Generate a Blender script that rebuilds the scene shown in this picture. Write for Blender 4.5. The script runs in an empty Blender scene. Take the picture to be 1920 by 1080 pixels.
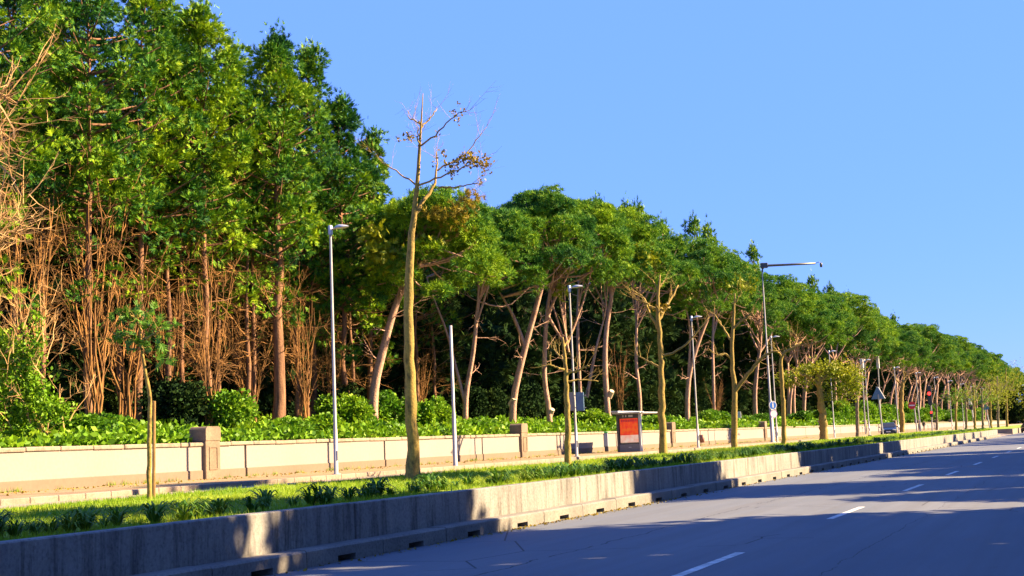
import bpy, bmesh, math, random
import numpy as np
from mathutils import Vector, Matrix

# ------------------------------------------------------------------ camera
scene = bpy.context.scene
COL = scene.collection
FPX, PW, PH = 2500.0, 1920.0, 1080.0
ROLL, PITCH, YAW = math.radians(2.3), math.radians(6.5703), math.radians(23.4062)
EYE = np.array([0.0, 0.0, 1.8])
fw = np.array([-math.sin(YAW) * math.cos(PITCH), math.cos(YAW) * math.cos(PITCH), math.sin(PITCH)])
rt = np.array([math.cos(YAW), math.sin(YAW), 0.0])
upv = np.cross(rt, fw)
RW = rt * math.cos(ROLL) - upv * math.sin(ROLL)
UW = rt * math.sin(ROLL) + upv * math.cos(ROLL)
cd = bpy.data.cameras.new('camera')
cd.sensor_width = 36.0
cd.lens = 36.0 * FPX / PW
cd.clip_start = 0.1
cd.clip_end = 6000
cam = bpy.data.objects.new('camera', cd)
COL.objects.link(cam)
M = Matrix.Identity(4)
for i in range(3):
    M[i][0], M[i][1], M[i][2], M[i][3] = RW[i], UW[i], -fw[i], EYE[i]
cam.matrix_world = M
scene.camera = cam

# ------------------------------------------------------------------ sky, sun, exposure
SUN_EL, SUN_AZ = math.radians(32), math.radians(24)      # azimuth measured from +X towards +Y
sdir = Vector((math.cos(SUN_EL) * math.cos(SUN_AZ), math.cos(SUN_EL) * math.sin(SUN_AZ), math.sin(SUN_EL)))
world = bpy.data.worlds.new('World')
scene.world = world
world.use_nodes = True
wn = world.node_tree
wn.nodes.clear()
sky = wn.nodes.new('ShaderNodeTexSky')
sky.sky_type = 'NISHITA'
sky.sun_disc = False
sky.sun_elevation = SUN_EL
sky.sun_rotation = math.pi / 2 - SUN_AZ
sky.air_density = 1.0
sky.dust_density = 0.0
sky.ozone_density = 5.0
hs = wn.nodes.new('ShaderNodeHueSaturation')
hs.inputs['Saturation'].default_value = 1.1
ev = wn.nodes.new('ShaderNodeMix')               # clear even winter sky: the same blue in every direction evens out the gradient
ev.data_type = 'RGBA'
ev.inputs[0].default_value = 0.86
ev.inputs[7].default_value = (0.76, 1.58, 5.2, 1)
bg = wn.nodes.new('ShaderNodeBackground')
bg.inputs['Strength'].default_value = 0.052
wo = wn.nodes.new('ShaderNodeOutputWorld')
wn.links.new(sky.outputs[0], hs.inputs['Color'])
wn.links.new(hs.outputs[0], ev.inputs[6])
wn.links.new(ev.outputs[2], bg.inputs['Color'])
wn.links.new(bg.outputs[0], wo.inputs['Surface'])
sl = bpy.data.lights.new('sun', 'SUN')
sl.energy = 5.0
sl.angle = math.radians(0.5)
sl.color = (1.0, 0.73, 0.40)
so = bpy.data.objects.new('sun', sl)
COL.objects.link(so)
so.rotation_euler = sdir.to_track_quat('Z', 'Y').to_euler()
so.location = (60, 20, 40)
scene.view_settings.view_transform = 'Standard'
scene.view_settings.look = 'None'
scene.view_settings.exposure = 2.52
scene.view_settings.gamma = 1.0
scene.cycles.max_bounces = 6
scene.cycles.transparent_max_bounces = 8
scene.cycles.use_adaptive_sampling = True

# ------------------------------------------------------------------ helpers
def ray(px, py):
    return fw * FPX + RW * (px - PW / 2) - UW * (py - PH / 2)
def at(px, py, D):                      # a point seen at a pixel, D metres ahead
    return EYE + ray(px, py) * (D / FPX)
def onz(px, py, z):
    r = ray(px, py)
    return EYE + r * ((z - EYE[2]) / r[2])
def onx(px, py, X):
    r = ray(px, py)
    return EYE + r * (X / r[0])
def depth(p):
    return float((np.asarray(p, float) - EYE) @ fw)

class MB:
    def __init__(self):
        self.v, self.f, self.n = [], [], 0
    def raw(self, v, f):
        v = np.asarray(v, float).reshape(-1, 3)
        f = np.asarray(f, int)
        self.v.append(v)
        self.f.append(f + self.n)
        self.n += len(v)
    def box(self, x0, x1, y0, y1, z0, z1):
        v = [(x0, y0, z0), (x1, y0, z0), (x1, y1, z0), (x0, y1, z0), (x0, y0, z1), (x1, y0, z1), (x1, y1, z1), (x0, y1, z1)]
        self.raw(v, [(0, 3, 2, 1), (4, 5, 6, 7), (0, 1, 5, 4), (1, 2, 6, 5), (2, 3, 7, 6), (3, 0, 4, 7)])
    def bbox(self, x0, x1, y0, y1, z0, z1, b=0.02, seg=1):
        bm = bmesh.new()
        bmesh.ops.create_cube(bm, size=1.0)
        for w in bm.verts:
            w.co = Vector(((x0 + x1) / 2 + w.co.x * (x1 - x0), (y0 + y1) / 2 + w.co.y * (y1 - y0), (z0 + z1) / 2 + w.co.z * (z1 - z0)))
        bmesh.ops.bevel(bm, geom=bm.edges[:], offset=b, segments=seg, affect='EDGES', profile=0.6)
        bmesh.ops.triangulate(bm, faces=bm.faces[:])
        bm.verts.index_update()
        self.raw([w.co[:] for w in bm.verts], [[q.index for q in t.verts] for t in bm.faces])
        bm.free()
    def tube(self, pts, rad, n=6, cap=True):
        pts = np.asarray(pts, float)
        k = len(pts)
        rad = np.broadcast_to(np.asarray(rad, float), (k,))
        tan = np.gradient(pts, axis=0)
        tan /= np.linalg.norm(tan, axis=1)[:, None] + 1e-9
        ref = np.array([0.31, 0.95, 0.07]) if abs(tan[0][2]) > 0.8 else np.array([0, 0, 1.0])
        u = np.cross(tan, ref)
        u /= np.linalg.norm(u, axis=1)[:, None] + 1e-9
        w = np.cross(tan, u)
        a = np.linspace(0, 2 * math.pi, n, endpoint=False)
        ring = u[:, None, :] * np.cos(a)[None, :, None] + w[:, None, :] * np.sin(a)[None, :, None]
        v = pts[:, None, :] + ring * rad[:, None, None]
        idx = np.arange(k * n).reshape(k, n)
        q = np.stack([idx[:-1], np.roll(idx, -1, 1)[:-1], np.roll(idx, -1, 1)[1:], idx[1:]], -1).reshape(-1, 4)
        self.raw(v.reshape(-1, 3), q)
        if cap:
            c = self.n
            self.raw([pts[-1]], np.zeros((0, 3), int))
            last = c - n
            self.f.append(np.array([(last + i, last + (i + 1) % n, c) for i in range(n)]))
    def lathe(self, prof, n=16, c=(0, 0, 0)):
        a = np.linspace(0, 2 * math.pi, n, endpoint=False)
        v = [(c[0] + r * math.cos(t), c[1] + r * math.sin(t), c[2] + z) for r, z in prof for t in a]
        k = len(prof)
        idx = np.arange(k * n).reshape(k, n)
        q = np.stack([idx[:-1], np.roll(idx, -1, 1)[:-1], np.roll(idx, -1, 1)[1:], idx[1:]], -1).reshape(-1, 4)
        self.raw(v, q)
    def scatter(self, pv, pf, pos, dirs, scale, rng):
        pos = np.asarray(pos, float); dirs = np.asarray(dirs, float)
        N = len(pos)
        if N == 0:
            return
        scale = np.broadcast_to(np.asarray(scale, float), (N,))
        d = dirs / (np.linalg.norm(dirs, axis=1)[:, None] + 1e-9)
        r = rng.normal(size=(N, 3))
        x = np.cross(d, r); x /= np.linalg.norm(x, axis=1)[:, None] + 1e-9
        z = np.cross(x, d)
        R = np.stack([x, d, z], 2)
        v = np.einsum('nij,mj->nmi', R, pv) * scale[:, None, None] + pos[:, None, :]
        f = pf[None] + (np.arange(N) * len(pv))[:, None, None]
        self.raw(v.reshape(-1, 3), f.reshape(-1, pf.shape[1]))
    def mesh(self, name, mat, smooth=False):
        me = bpy.data.meshes.new(name)
        v = np.concatenate(self.v) if self.v else np.zeros((0, 3))
        me.vertices.add(len(v))
        me.vertices.foreach_set('co', v.astype(np.float32).ravel())
        fs = [f for f in self.f if len(f)]
        loops = np.concatenate([f.ravel() for f in fs]) if fs else np.zeros(0, int)
        tot = np.concatenate([np.full(len(f), f.shape[1]) for f in fs]) if fs else np.zeros(0, int)
        start = np.concatenate([[0], np.cumsum(tot)[:-1]]) if len(tot) else tot
        me.loops.add(len(loops))
        me.loops.foreach_set('vertex_index', loops.astype(np.int32))
        me.polygons.add(len(tot))
        me.polygons.foreach_set('loop_start', start.astype(np.int32))
        me.polygons.foreach_set('use_smooth', np.full(len(tot), bool(smooth)))
        me.update(calc_edges=True)
        me.validate()
        if mat is not None:
            me.materials.append(mat)
        return me
    def build(self, name, mat, parent=None, smooth=False, loc=None):
        return link(name, self.mesh(name, mat, smooth), parent, loc)

def link(name, me, parent=None, loc=None):
    o = bpy.data.objects.new(name, me)
    COL.objects.link(o)
    if parent is not None:
        o.parent = parent
    if loc is not None:
        o.location = loc
    return o
def tag(o, label=None, cat=None, group=None, kind=None):
    if label: o['label'] = label
    if cat: o['category'] = cat
    if group: o['group'] = group
    if kind: o['kind'] = kind
    return o
def empty(name, loc=(0, 0, 0), rz=0.0):
    o = bpy.data.objects.new(name, None)
    COL.objects.link(o)
    o.location = loc
    o.rotation_euler = (0, 0, rz)
    o.empty_display_size = 0.2
    return o
def copy_tree(o, parent=None):
    c = o.copy()
    COL.objects.link(c)
    c.parent = parent
    for ch in [k for k in PARTS.get(o.name, [])]:
        copy_tree(ch, c)
    return c
PARTS = {}
def remember(root):
    PARTS[root.name] = [o for o in COL.objects if o.parent == root]
    for o in PARTS[root.name]:
        remember(o)

# ------------------------------------------------------------------ materials
def nd(t, kind, **kw):
    n = t.nodes.new(kind)
    for k, v in kw.items():
        setattr(n, k, v)
    return n
def newmat(name):
    m = bpy.data.materials.new(name)
    m.use_nodes = True
    t = m.node_tree
    t.nodes.clear()
    out = nd(t, 'ShaderNodeOutputMaterial')
    b = nd(t, 'ShaderNodeBsdfPrincipled')
    t.links.new(b.outputs[0], out.inputs['Surface'])
    return m, t, b, out
def ramp(t, fac, stops):
    r = nd(t, 'ShaderNodeValToRGB')
    e = r.color_ramp.elements
    while len(e) < len(stops):
        e.new(0.5)
    for el, (p, c) in zip(e, stops):
        el.position = p
        el.color = (*c, 1)
    t.links.new(fac, r.inputs[0])
    return r.outputs[0]
def noise(t, scale, detail=4, vec=None, stretch=None, rough=0.55, dist=0.0):
    n = nd(t, 'ShaderNodeTexNoise')
    n.inputs['Scale'].default_value = scale
    n.inputs['Detail'].default_value = detail
    n.inputs['Roughness'].default_value = rough
    n.inputs['Distortion'].default_value = dist
    if vec is None:
        g = nd(t, 'ShaderNodeNewGeometry')
        vec = g.outputs['Position']
    if stretch:
        mp = nd(t, 'ShaderNodeMapping')
        mp.inputs['Scale'].default_value = stretch
        t.links.new(vec, mp.inputs['Vector'])
        vec = mp.outputs[0]
    t.links.new(vec, n.inputs['Vector'])
    return n.outputs['Fac']
def mixc(t, fac, a, b, mode='MIX'):
    m = nd(t, 'ShaderNodeMix', data_type='RGBA', blend_type=mode)
    for s, v in ((m.inputs[0], fac), (m.inputs[6], a), (m.inputs[7], b)):
        if isinstance(v, (int, float)):
            s.default_value = v
        elif isinstance(v, tuple):
            s.default_value = (*v, 1)
        else:
            t.links.new(v, s)
    return m.outputs[2]
def bump(t, b, h, strength=0.3, dist=0.02):
    n = nd(t, 'ShaderNodeBump')
    n.inputs['Strength'].default_value = strength
    n.inputs['Distance'].default_value = dist
    t.links.new(h, n.inputs['Height'])
    t.links.new(n.outputs[0], b.inputs['Normal'])
def surf(name, c1, c2, scale=3.0, rough=0.85, stretch=None, c3=None, fine=None, bmp=0.25, bd=0.01, metallic=0.0, spec=0.3):
    m, t, b, o = newmat(name)
    f = noise(t, scale, 6, stretch=stretch)
    col = ramp(t, f, [(0.32, c1), (0.68, c2)] if c3 is None else [(0.28, c1), (0.5, c2), (0.72, c3)])
    if fine:
        f2 = noise(t, fine, 3)
        col = mixc(t, 0.35, col, ramp(t, f2, [(0.3, (0.25, 0.25, 0.25)), (0.7, (0.8, 0.8, 0.8))]), 'OVERLAY')
        bump(t, b, f2, bmp, bd)
    elif bmp:
        bump(t, b, f, bmp, bd)
    t.links.new(col, b.inputs['Base Color'])
    b.inputs['Roughness'].default_value = rough
    b.inputs['Metallic'].default_value = metallic
    b.inputs['Specular IOR Level'].default_value = spec
    return m
def leafmat(name, stops, trans=0.3, rough=0.55, spec=0.25):
    m, t, b, o = newmat(name)
    g = nd(t, 'ShaderNodeNewGeometry')
    oi = nd(t, 'ShaderNodeObjectInfo')
    n = noise(t, 0.45, 3)
    ma = nd(t, 'ShaderNodeMath', operation='MULTIPLY_ADD')
    t.links.new(g.outputs['Random Per Island'], ma.inputs[0])
    ma.inputs[1].default_value = 0.42
    mb = nd(t, 'ShaderNodeMath', operation='MULTIPLY_ADD')
    t.links.new(n, mb.inputs[0]); mb.inputs[1].default_value = 1.5  # coarse noise puts sunlit and dark clumps into the leaf colour
    mc = nd(t, 'ShaderNodeMath', operation='MULTIPLY_ADD')
    t.links.new(oi.outputs['Random'], mc.inputs[0]); mc.inputs[1].default_value = 0.22; mc.inputs[2].default_value = -0.58
    t.links.new(mc.outputs[0], mb.inputs[2])
    t.links.new(mb.outputs[0], ma.inputs[2])
    col = ramp(t, ma.outputs[0], stops)
    t.links.new(col, b.inputs['Base Color'])
    b.inputs['Roughness'].default_value = rough
    b.inputs['Specular IOR Level'].default_value = spec
    tr = nd(t, 'ShaderNodeBsdfTranslucent')
    t.links.new(col, tr.inputs['Color'])
    mx = nd(t, 'ShaderNodeMixShader')
    mx.inputs[0].default_value = trans
    t.links.new(b.outputs[0], mx.inputs[1])
    t.links.new(tr.outputs[0], mx.inputs[2])
    t.links.new(mx.outputs[0], o.inputs['Surface'])
    return m
def plain(name, c, rough=0.5, metallic=0.0, emit=None, es=0.0, spec=0.5):
    m, t, b, o = newmat(name)
    f = noise(t, 6.0, 3)
    dk = tuple(x * 0.82 for x in c)
    t.links.new(ramp(t, f, [(0.3, dk), (0.7, c)]), b.inputs['Base Color'])
    b.inputs['Roughness'].default_value = rough
    b.inputs['Metallic'].default_value = metallic
    b.inputs['Specular IOR Level'].default_value = spec
    if emit:
        b.inputs['Emission Color'].default_value = (*emit, 1)
        b.inputs['Emission Strength'].default_value = es
    return m

def asphalt():
    m, t, b, o = newmat('asphalt')
    g = nd(t, 'ShaderNodeNewGeometry')
    big = noise(t, 0.22, 5, stretch=(1.6, 0.35, 1))
    fine = noise(t, 60, 2)
    col = ramp(t, big, [(0.3, (0.070, 0.086, 0.112)), (0.5, (0.094, 0.108, 0.132)), (0.7, (0.118, 0.128, 0.146))])
    col = mixc(t, 0.4, col, ramp(t, fine, [(0.3, (0.2, 0.2, 0.2)), (0.7, (0.8, 0.8, 0.8))]), 'OVERLAY')
    st1 = noise(t, 1.0, 4, stretch=(2.6, 0.05, 1), rough=0.6)      # long wheel-polished tracks and oil
    col = mixc(t, ramp(t, st1, [(0.40, (0, 0, 0)), (0.66, (0.5, 0.5, 0.5))]), col, (0.080, 0.084, 0.092))
    sp1 = noise(t, 1.7, 5, rough=0.75)
    col = mixc(t, ramp(t, sp1, [(0.62, (0, 0, 0)), (0.72, (0.35, 0.35, 0.35))]), col, (0.05, 0.05, 0.055))
    # a wandering longitudinal crack and a net of hairline ones
    sx = nd(t, 'ShaderNodeSeparateXYZ'); t.links.new(g.outputs['Position'], sx.inputs[0])
    wob = noise(t, 0.6, 5, rough=0.65)
    ad = nd(t, 'ShaderNodeMath', operation='MULTIPLY_ADD'); t.links.new(wob, ad.inputs[0]); ad.inputs[1].default_value = 0.5
    t.links.new(sx.outputs[0], ad.inputs[2])
    for off, wd in ((7.75, 0.016), (3.1, 0.006)):
        s1 = nd(t, 'ShaderNodeMath', operation='ADD'); t.links.new(ad.outputs[0], s1.inputs[0]); s1.inputs[1].default_value = off
        ab = nd(t, 'ShaderNodeMath', operation='ABSOLUTE'); t.links.new(s1.outputs[0], ab.inputs[0])
        lt = nd(t, 'ShaderNodeMath', operation='LESS_THAN'); t.links.new(ab.outputs[0], lt.inputs[0]); lt.inputs[1].default_value = wd
        gap = noise(t, 0.5, 3)
        gt = nd(t, 'ShaderNodeMath', operation='GREATER_THAN'); t.links.new(gap, gt.inputs[0]); gt.inputs[1].default_value = 0.42
        mu = nd(t, 'ShaderNodeMath', operation='MULTIPLY'); t.links.new(lt.outputs[0], mu.inputs[0]); t.links.new(gt.outputs[0], mu.inputs[1])
        col = mixc(t, mu.outputs[0], col, (0.018, 0.018, 0.02))
    vor = nd(t, 'ShaderNodeTexVoronoi', feature='DISTANCE_TO_EDGE', voronoi_dimensions='2D'); vor.inputs['Scale'].default_value = 0.35
    t.links.new(g.outputs['Position'], vor.inputs['Vector'])
    patch = noise(t, 0.12, 2)
    l2 = nd(t, 'ShaderNodeMath', operation='LESS_THAN'); t.links.new(vor.outputs['Distance'], l2.inputs[0]); l2.inputs[1].default_value = 0.006
    g2 = nd(t, 'ShaderNodeMath', operation='GREATER_THAN'); t.links.new(patch, g2.inputs[0]); g2.inputs[1].default_value = 0.56
    m2 = nd(t, 'ShaderNodeMath', operation='MULTIPLY'); t.links.new(l2.outputs[0], m2.inputs[0]); t.links.new(g2.outputs[0], m2.inputs[1])
    col = mixc(t, m2.outputs[0], col, (0.025, 0.025, 0.027))
    t.links.new(col, b.inputs['Base Color'])
    b.inputs['Roughness'].default_value = 0.8
    b.inputs['Specular IOR Level'].default_value = 0.3
    bump(t, b, fine, 0.5, 0.004)
    return m
def concrete(name, lo, mid, hi, streak=True):
    m, t, b, o = newmat(name)
    f1 = noise(t, 0.8, 6)
    col = ramp(t, f1, [(0.3, lo), (0.5, mid), (0.7, hi)])
    if streak:
        f2 = noise(t, 1.0, 6, stretch=(4, 3.4, 0.32), rough=0.74, dist=0.3)
        col = mixc(t, ramp(t, f2, [(0.47, (0, 0, 0)), (0.64, (0.8, 0.8, 0.8))]), col, (0.055, 0.05, 0.047))
        f4 = noise(t, 1.0, 4, stretch=(9, 8.0, 0.8), rough=0.6)
        col = mixc(t, ramp(t, f4, [(0.60, (0, 0, 0)), (0.75, (0.4, 0.4, 0.4))]), col, (0.30, 0.27, 0.235))
    f3 = noise(t, 22, 4)
    col = mixc(t, 0.45, col, ramp(t, f3, [(0.28, (0.15, 0.15, 0.15)), (0.5, (0.5, 0.5, 0.5)), (0.75, (0.7, 0.7, 0.7))]), 'OVERLAY')
    t.links.new(col, b.inputs['Base Color'])
    b.inputs['Roughness'].default_value = 0.9
    b.inputs['Specular IOR Level'].default_value = 0.2
    bump(t, b, f3, 0.5, 0.012)
    return m

M_ASPH = asphalt()
M_PAINT = surf('road_paint', (0.28, 0.28, 0.27), (0.62, 0.61, 0.59), 4, 0.7, fine=40)
M_CONC = concrete('weathered_concrete', (0.140, 0.138, 0.140), (0.180, 0.176, 0.174), (0.220, 0.212, 0.203))
M_KERB = concrete('kerb_concrete', (0.120, 0.115, 0.110), (0.155, 0.147, 0.138), (0.19, 0.178, 0.162), streak=False)
M_DRAIN_SHADE = plain('drain_shade', (0.01, 0.01, 0.01), 0.95)
M_SERV = surf('service_asphalt', (0.19, 0.155, 0.125), (0.27, 0.225, 0.185), 0.6, 0.9, fine=30)
M_PAVE = surf('paving_setts', (0.14, 0.095, 0.055), (0.24, 0.17, 0.10), 0.8, 0.9, c3=(0.17, 0.15, 0.06), fine=14, bmp=0.5)
M_KSTONE = surf('kerb_stone', (0.15, 0.12, 0.095), (0.22, 0.18, 0.145), 1.2, 0.85, fine=20)
def plaster(name, c, dirt):
    m, t, b, o = newmat(name)
    f1 = noise(t, 0.35, 5)
    col = ramp(t, f1, [(0.3, tuple(x * 0.9 for x in c)), (0.7, c)])
    f2 = noise(t, 1.0, 5, stretch=(3, 2.2, 0.5), rough=0.6)
    col = mixc(t, ramp(t, f2, [(0.60, (0, 0, 0)), (0.80, (0.4, 0.4, 0.4))]), col, dirt)
    f3 = noise(t, 9, 3)
    col = mixc(t, 0.15, col, ramp(t, f3, [(0.3, (0.3, 0.3, 0.3)), (0.7, (0.7, 0.7, 0.7))]), 'OVERLAY')
    t.links.new(col, b.inputs['Base Color'])
    b.inputs['Roughness'].default_value = 0.9
    b.inputs['Specular IOR Level'].default_value = 0.2
    bump(t, b, f3, 0.2, 0.006)
    return m
M_PLAST = plaster('cream_plaster', (0.210, 0.192, 0.186), (0.165, 0.140, 0.122))
M_PLINTH = plaster('plinth_plaster', (0.150, 0.116, 0.090), (0.105, 0.078, 0.052))
M_COPING = surf('coping_stone', (0.12, 0.098, 0.078), (0.21, 0.175, 0.14), 2.2, 0.9, c3=(0.16, 0.135, 0.10), fine=18, bmp=0.4)
M_PIER = surf('pier_stone', (0.12, 0.088, 0.065), (0.18, 0.136, 0.10), 1.5, 0.9, fine=16, bmp=0.35)
M_EARTH = surf('forest_floor', (0.035, 0.04, 0.015), (0.09, 0.07, 0.035), 0.9, 0.95, c3=(0.05, 0.085, 0.015), fine=9, bmp=0.6, bd=0.05)
M_TURF = surf('turf', (0.06, 0.14, 0.008), (0.14, 0.22, 0.010), 1.1, 0.95, c3=(0.20, 0.21, 0.02), fine=25, bmp=0.6, bd=0.03)
M_GRASS = leafmat('grass_blades', [(0.1, (0.085, 0.20, 0.006)), (0.5, (0.19, 0.31, 0.008)), (0.9, (0.30, 0.35, 0.015))], 0.35)
M_STRAP = leafmat('strap_leaf', [(0.1, (0.018, 0.07, 0.008)), (0.6, (0.05, 0.13, 0.010)), (0.95, (0.16, 0.22, 0.02))], 0.25, 0.55, 0.2)
M_COVER = leafmat('ground_cover_leaf', [(0.1, (0.045, 0.14, 0.005)), (0.5, (0.115, 0.25, 0.006)), (0.95, (0.23, 0.36, 0.010))], 0.3)
M_SHRUB = leafmat('shrub_leaf', [(0.1, (0.025, 0.10, 0.008)), (0.5, (0.085, 0.21, 0.008)), (0.95, (0.21, 0.34, 0.010))], 0.3)
M_CONIF = leafmat('cypress_frond', [(0.10, (0.006, 0.042, 0.016)), (0.40, (0.034, 0.135, 0.008)), (0.84, (0.22, 0.33, 0.004))], 0.16, 0.65, 0.15)
M_PINE = leafmat('pine_needles', [(0.08, (0.010, 0.062, 0.018)), (0.42, (0.045, 0.155, 0.014)), (0.90, (0.24, 0.36, 0.006))], 0.16, 0.65, 0.15)
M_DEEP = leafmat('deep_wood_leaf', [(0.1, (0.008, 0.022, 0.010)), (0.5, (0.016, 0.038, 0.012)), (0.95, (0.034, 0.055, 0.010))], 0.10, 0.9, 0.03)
M_SUNLIT_SPRAY = leafmat('sunlit_spray_tint', [(0.1, (0.10, 0.15, 0.006)), (0.5, (0.20, 0.24, 0.006)), (0.95, (0.30, 0.31, 0.008))], 0.25)  # yellower, lighter leaf colour paints sunlight onto the low pine sprays
M_YELLOW = leafmat('yellow_green_leaf', [(0.1, (0.09, 0.14, 0.006)), (0.5, (0.20, 0.24, 0.008)), (0.95, (0.31, 0.29, 0.012))], 0.35)
M_SAPL = leafmat('sapling_leaf', [(0.1, (0.02, 0.08, 0.01)), (0.5, (0.05, 0.15, 0.012)), (0.95, (0.12, 0.24, 0.02))], 0.3)
M_RUST = leafmat('rust_leaf', [(0.1, (0.10, 0.065, 0.010)), (0.5, (0.21, 0.15, 0.012)), (0.95, (0.28, 0.24, 0.015))], 0.3)
M_BARKP = surf('pine_bark', (0.15, 0.085, 0.065), (0.40, 0.25, 0.19), 3.0, 0.95, stretch=(2, 2, 0.6), c3=(0.28, 0.18, 0.145), fine=14, bmp=0.8, bd=0.04)
M_BARKC = surf('cypress_bark', (0.085, 0.045, 0.028), (0.22, 0.115, 0.065), 2.5, 0.95, stretch=(5, 5, 0.5), fine=12, bmp=0.7, bd=0.03)
M_TWIG = surf('bare_twig', (0.075, 0.038, 0.014), (0.29, 0.145, 0.045), 1.0, 0.95, bmp=0)
M_TWIGP = surf('pale_twig', (0.26, 0.16, 0.075), (0.42, 0.27, 0.12), 1.0, 0.95, bmp=0)
M_BARKM = surf('mossy_bark', (0.055, 0.047, 0.022), (0.25, 0.175, 0.05), 7.0, 0.95, stretch=(1, 1, 0.45), c3=(0.13, 0.115, 0.035), fine=20, bmp=0.8, bd=0.02)
M_BARKG = surf('grey_bark', (0.10, 0.08, 0.055), (0.20, 0.16, 0.11), 4.0, 0.95, fine=20, bmp=0.5)
M_STAKE = surf('stake_wood', (0.16, 0.09, 0.035), (0.26, 0.16, 0.07), 5.0, 0.9, stretch=(4, 4, 0.6))
M_CUT = surf('cut_wood', (0.45, 0.34, 0.24), (0.60, 0.48, 0.36), 6.0, 0.9)
M_STEEL = plain('galvanised_steel', (0.30, 0.30, 0.32), 0.5, 0.3)
M_ALU = plain('pale_lamp_shell', (0.40, 0.42, 0.46), 0.4, 0.2)
M_DGREY = plain('dark_grey_metal', (0.055, 0.06, 0.068), 0.45, 0.3)
M_MGREY = plain('mid_grey_panel', (0.16, 0.165, 0.175), 0.5)
M_WHITE = plain('white_paint', (0.55, 0.55, 0.56), 0.45)
M_BLACK = plain('black_plastic', (0.012, 0.012, 0.014), 0.5)
M_BLUE = plain('sign_blue', (0.01, 0.09, 0.42), 0.4)
M_RED = plain('sign_red', (0.45, 0.012, 0.018), 0.4)
M_VIOLET = plain('sign_violet', (0.28, 0.10, 0.42), 0.4)
M_SBACK = plain('sign_back', (0.07, 0.14, 0.24), 0.5, 0.1)
M_GREENL = plain('bin_green', (0.03, 0.30, 0.06), 0.5)
M_BINB = plain('bin_grey_blue', (0.22, 0.27, 0.36), 0.5)
M_BROWN = plain('bin_brown', (0.22, 0.10, 0.08), 0.6)
M_GLASSP = plain('lamp_glass', (0.55, 0.55, 0.56), 0.2)
M_REDLIT = plain('lit_red_lens', (0.5, 0.01, 0.01), 0.3, emit=(1.0, 0.03, 0.02), es=0.9)
M_LENS = plain('unlit_lens', (0.03, 0.03, 0.03), 0.25)
m, t, b, o = newmat('clear_glass')
b.inputs['Base Color'].default_value = (0.9, 0.95, 0.95, 1)
b.inputs['Roughness'].default_value = 0.02
gl = nd(t, 'ShaderNodeBsdfTransparent'); gl.inputs[0].default_value = (0.93, 0.96, 0.96, 1)
gg = nd(t, 'ShaderNodeBsdfGlossy'); gg.inputs['Roughness'].default_value = 0.03
mx = nd(t, 'ShaderNodeMixShader'); mx.inputs[0].default_value = 0.1
t.links.new(gl.outputs[0], mx.inputs[1]); t.links.new(gg.outputs[0], mx.inputs[2]); t.links.new(mx.outputs[0], o.inputs['Surface'])
M_GLASS = m

# ------------------------------------------------------------------ the setting
def gz(X, Y=0.0):                       # wooded bank behind the boundary wall
    xs = [-400, -80, -45, -37, -33, -30.4]
    zs = [4.0, 3.4, 3.2, 2.9, 2.45, 2.12]
    return float(np.interp(X, xs, zs))
def grid(mb, xs, ys, zf):
    xs, ys = np.asarray(xs, float), np.asarray(ys, float)
    v = [(x, y, zf(x, y)) for y in ys for x in xs]
    n = len(xs)
    mb.raw(v, [(j * n + i, j * n + i + 1, (j + 1) * n + i + 1, (j + 1) * n + i) for j in range(len(ys) - 1) for i in range(n - 1)])

YEND = 178.0                            # the barrier stops here, a side road crosses
mb = MB(); mb.raw([(-3000, -3000, -0.35), (3000, -3000, -0.35), (3000, 4000, -0.35), (-3000, 4000, -0.35)], [(0, 1, 2, 3)])
tag(mb.build('ground', M_EARTH), kind='structure')
mb = MB(); grid(mb, [-11.5, -8, -5, -2, -0.3], [-80, 0, 40, 80, 120, 160, 200, 300, 500, 900], lambda x, y: 0.0)
road = tag(mb.build('road', M_ASPH), kind='structure')
mb = MB(); mb.box(-0.3, 4.2, -80, 900, -0.3, 0.14)
tag(mb.build('near_pavement', M_PAVE), kind='structure')
mb = MB(); mb.box(4.2, 60, -120, 900, -0.3, 0.12)
tag(mb.build('near_verge', M_TURF), kind='structure')
dash0 = None
for k in range(-1, 40):
    y0 = 16.1 + 11.33 * k
    w = 0.075
    if dash0 is None:
        d = MB()
        ys = np.linspace(0, 4.0, 9); rr = random.Random(4)
        v = [(sx * (w + rr.uniform(-0.006, 0.006)), y, 0) for y in ys for sx in (-1, 1)]
        d.raw(v, [(2 * i, 2 * i + 1, 2 * i + 3, 2 * i + 2) for i in range(8)])
        dash0 = d.mesh('lane_marking', M_PAINT)
    link('lane_marking', dash0, road, (-5.12, y0, 0.004))
# strip between barrier and service road
def zt(x, y): return 0.84 + 0.02 * math.sin(x * 1.7 + y * 0.4)
mb = MB(); grid(mb, np.linspace(-20.95, -11.93, 10), np.concatenate([np.arange(-20, 178, 3.0), [178]]), zt)
turf = tag(mb.build('grass_strip', M_TURF), kind='structure')
mb = MB(); grid(mb, np.linspace(-20.95, -11.5, 6), np.concatenate([np.arange(206, 700, 12.0)]), lambda x, y: 0.8)
tag(mb.build('grass_strip_beyond', M_TURF), kind='structure')
mb = MB(); grid(mb, [-20.96, -18, -15, -11.5], [178.3, 185, 195, 205.9], lambda x, y: float(np.interp(x, [-20.96, -11.5], [0.752, 0.004])))
tag(mb.build('crossing', M_SERV), kind='structure')
mb = MB(); grid(mb, [-24.6, -23, -21.1], np.arange(-20, 801, 20.0), lambda x, y: 0.75)
tag(mb.build('service_road', M_SERV), kind='structure')
mb = MB(); mb.box(-21.1, -20.95, -20, 178, 0.3, 0.845); mb.box(-21.1, -11.5, 206, 700, -0.3, 0.78)
tag(mb.build('strip_kerb', M_KSTONE), kind='structure')
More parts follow.
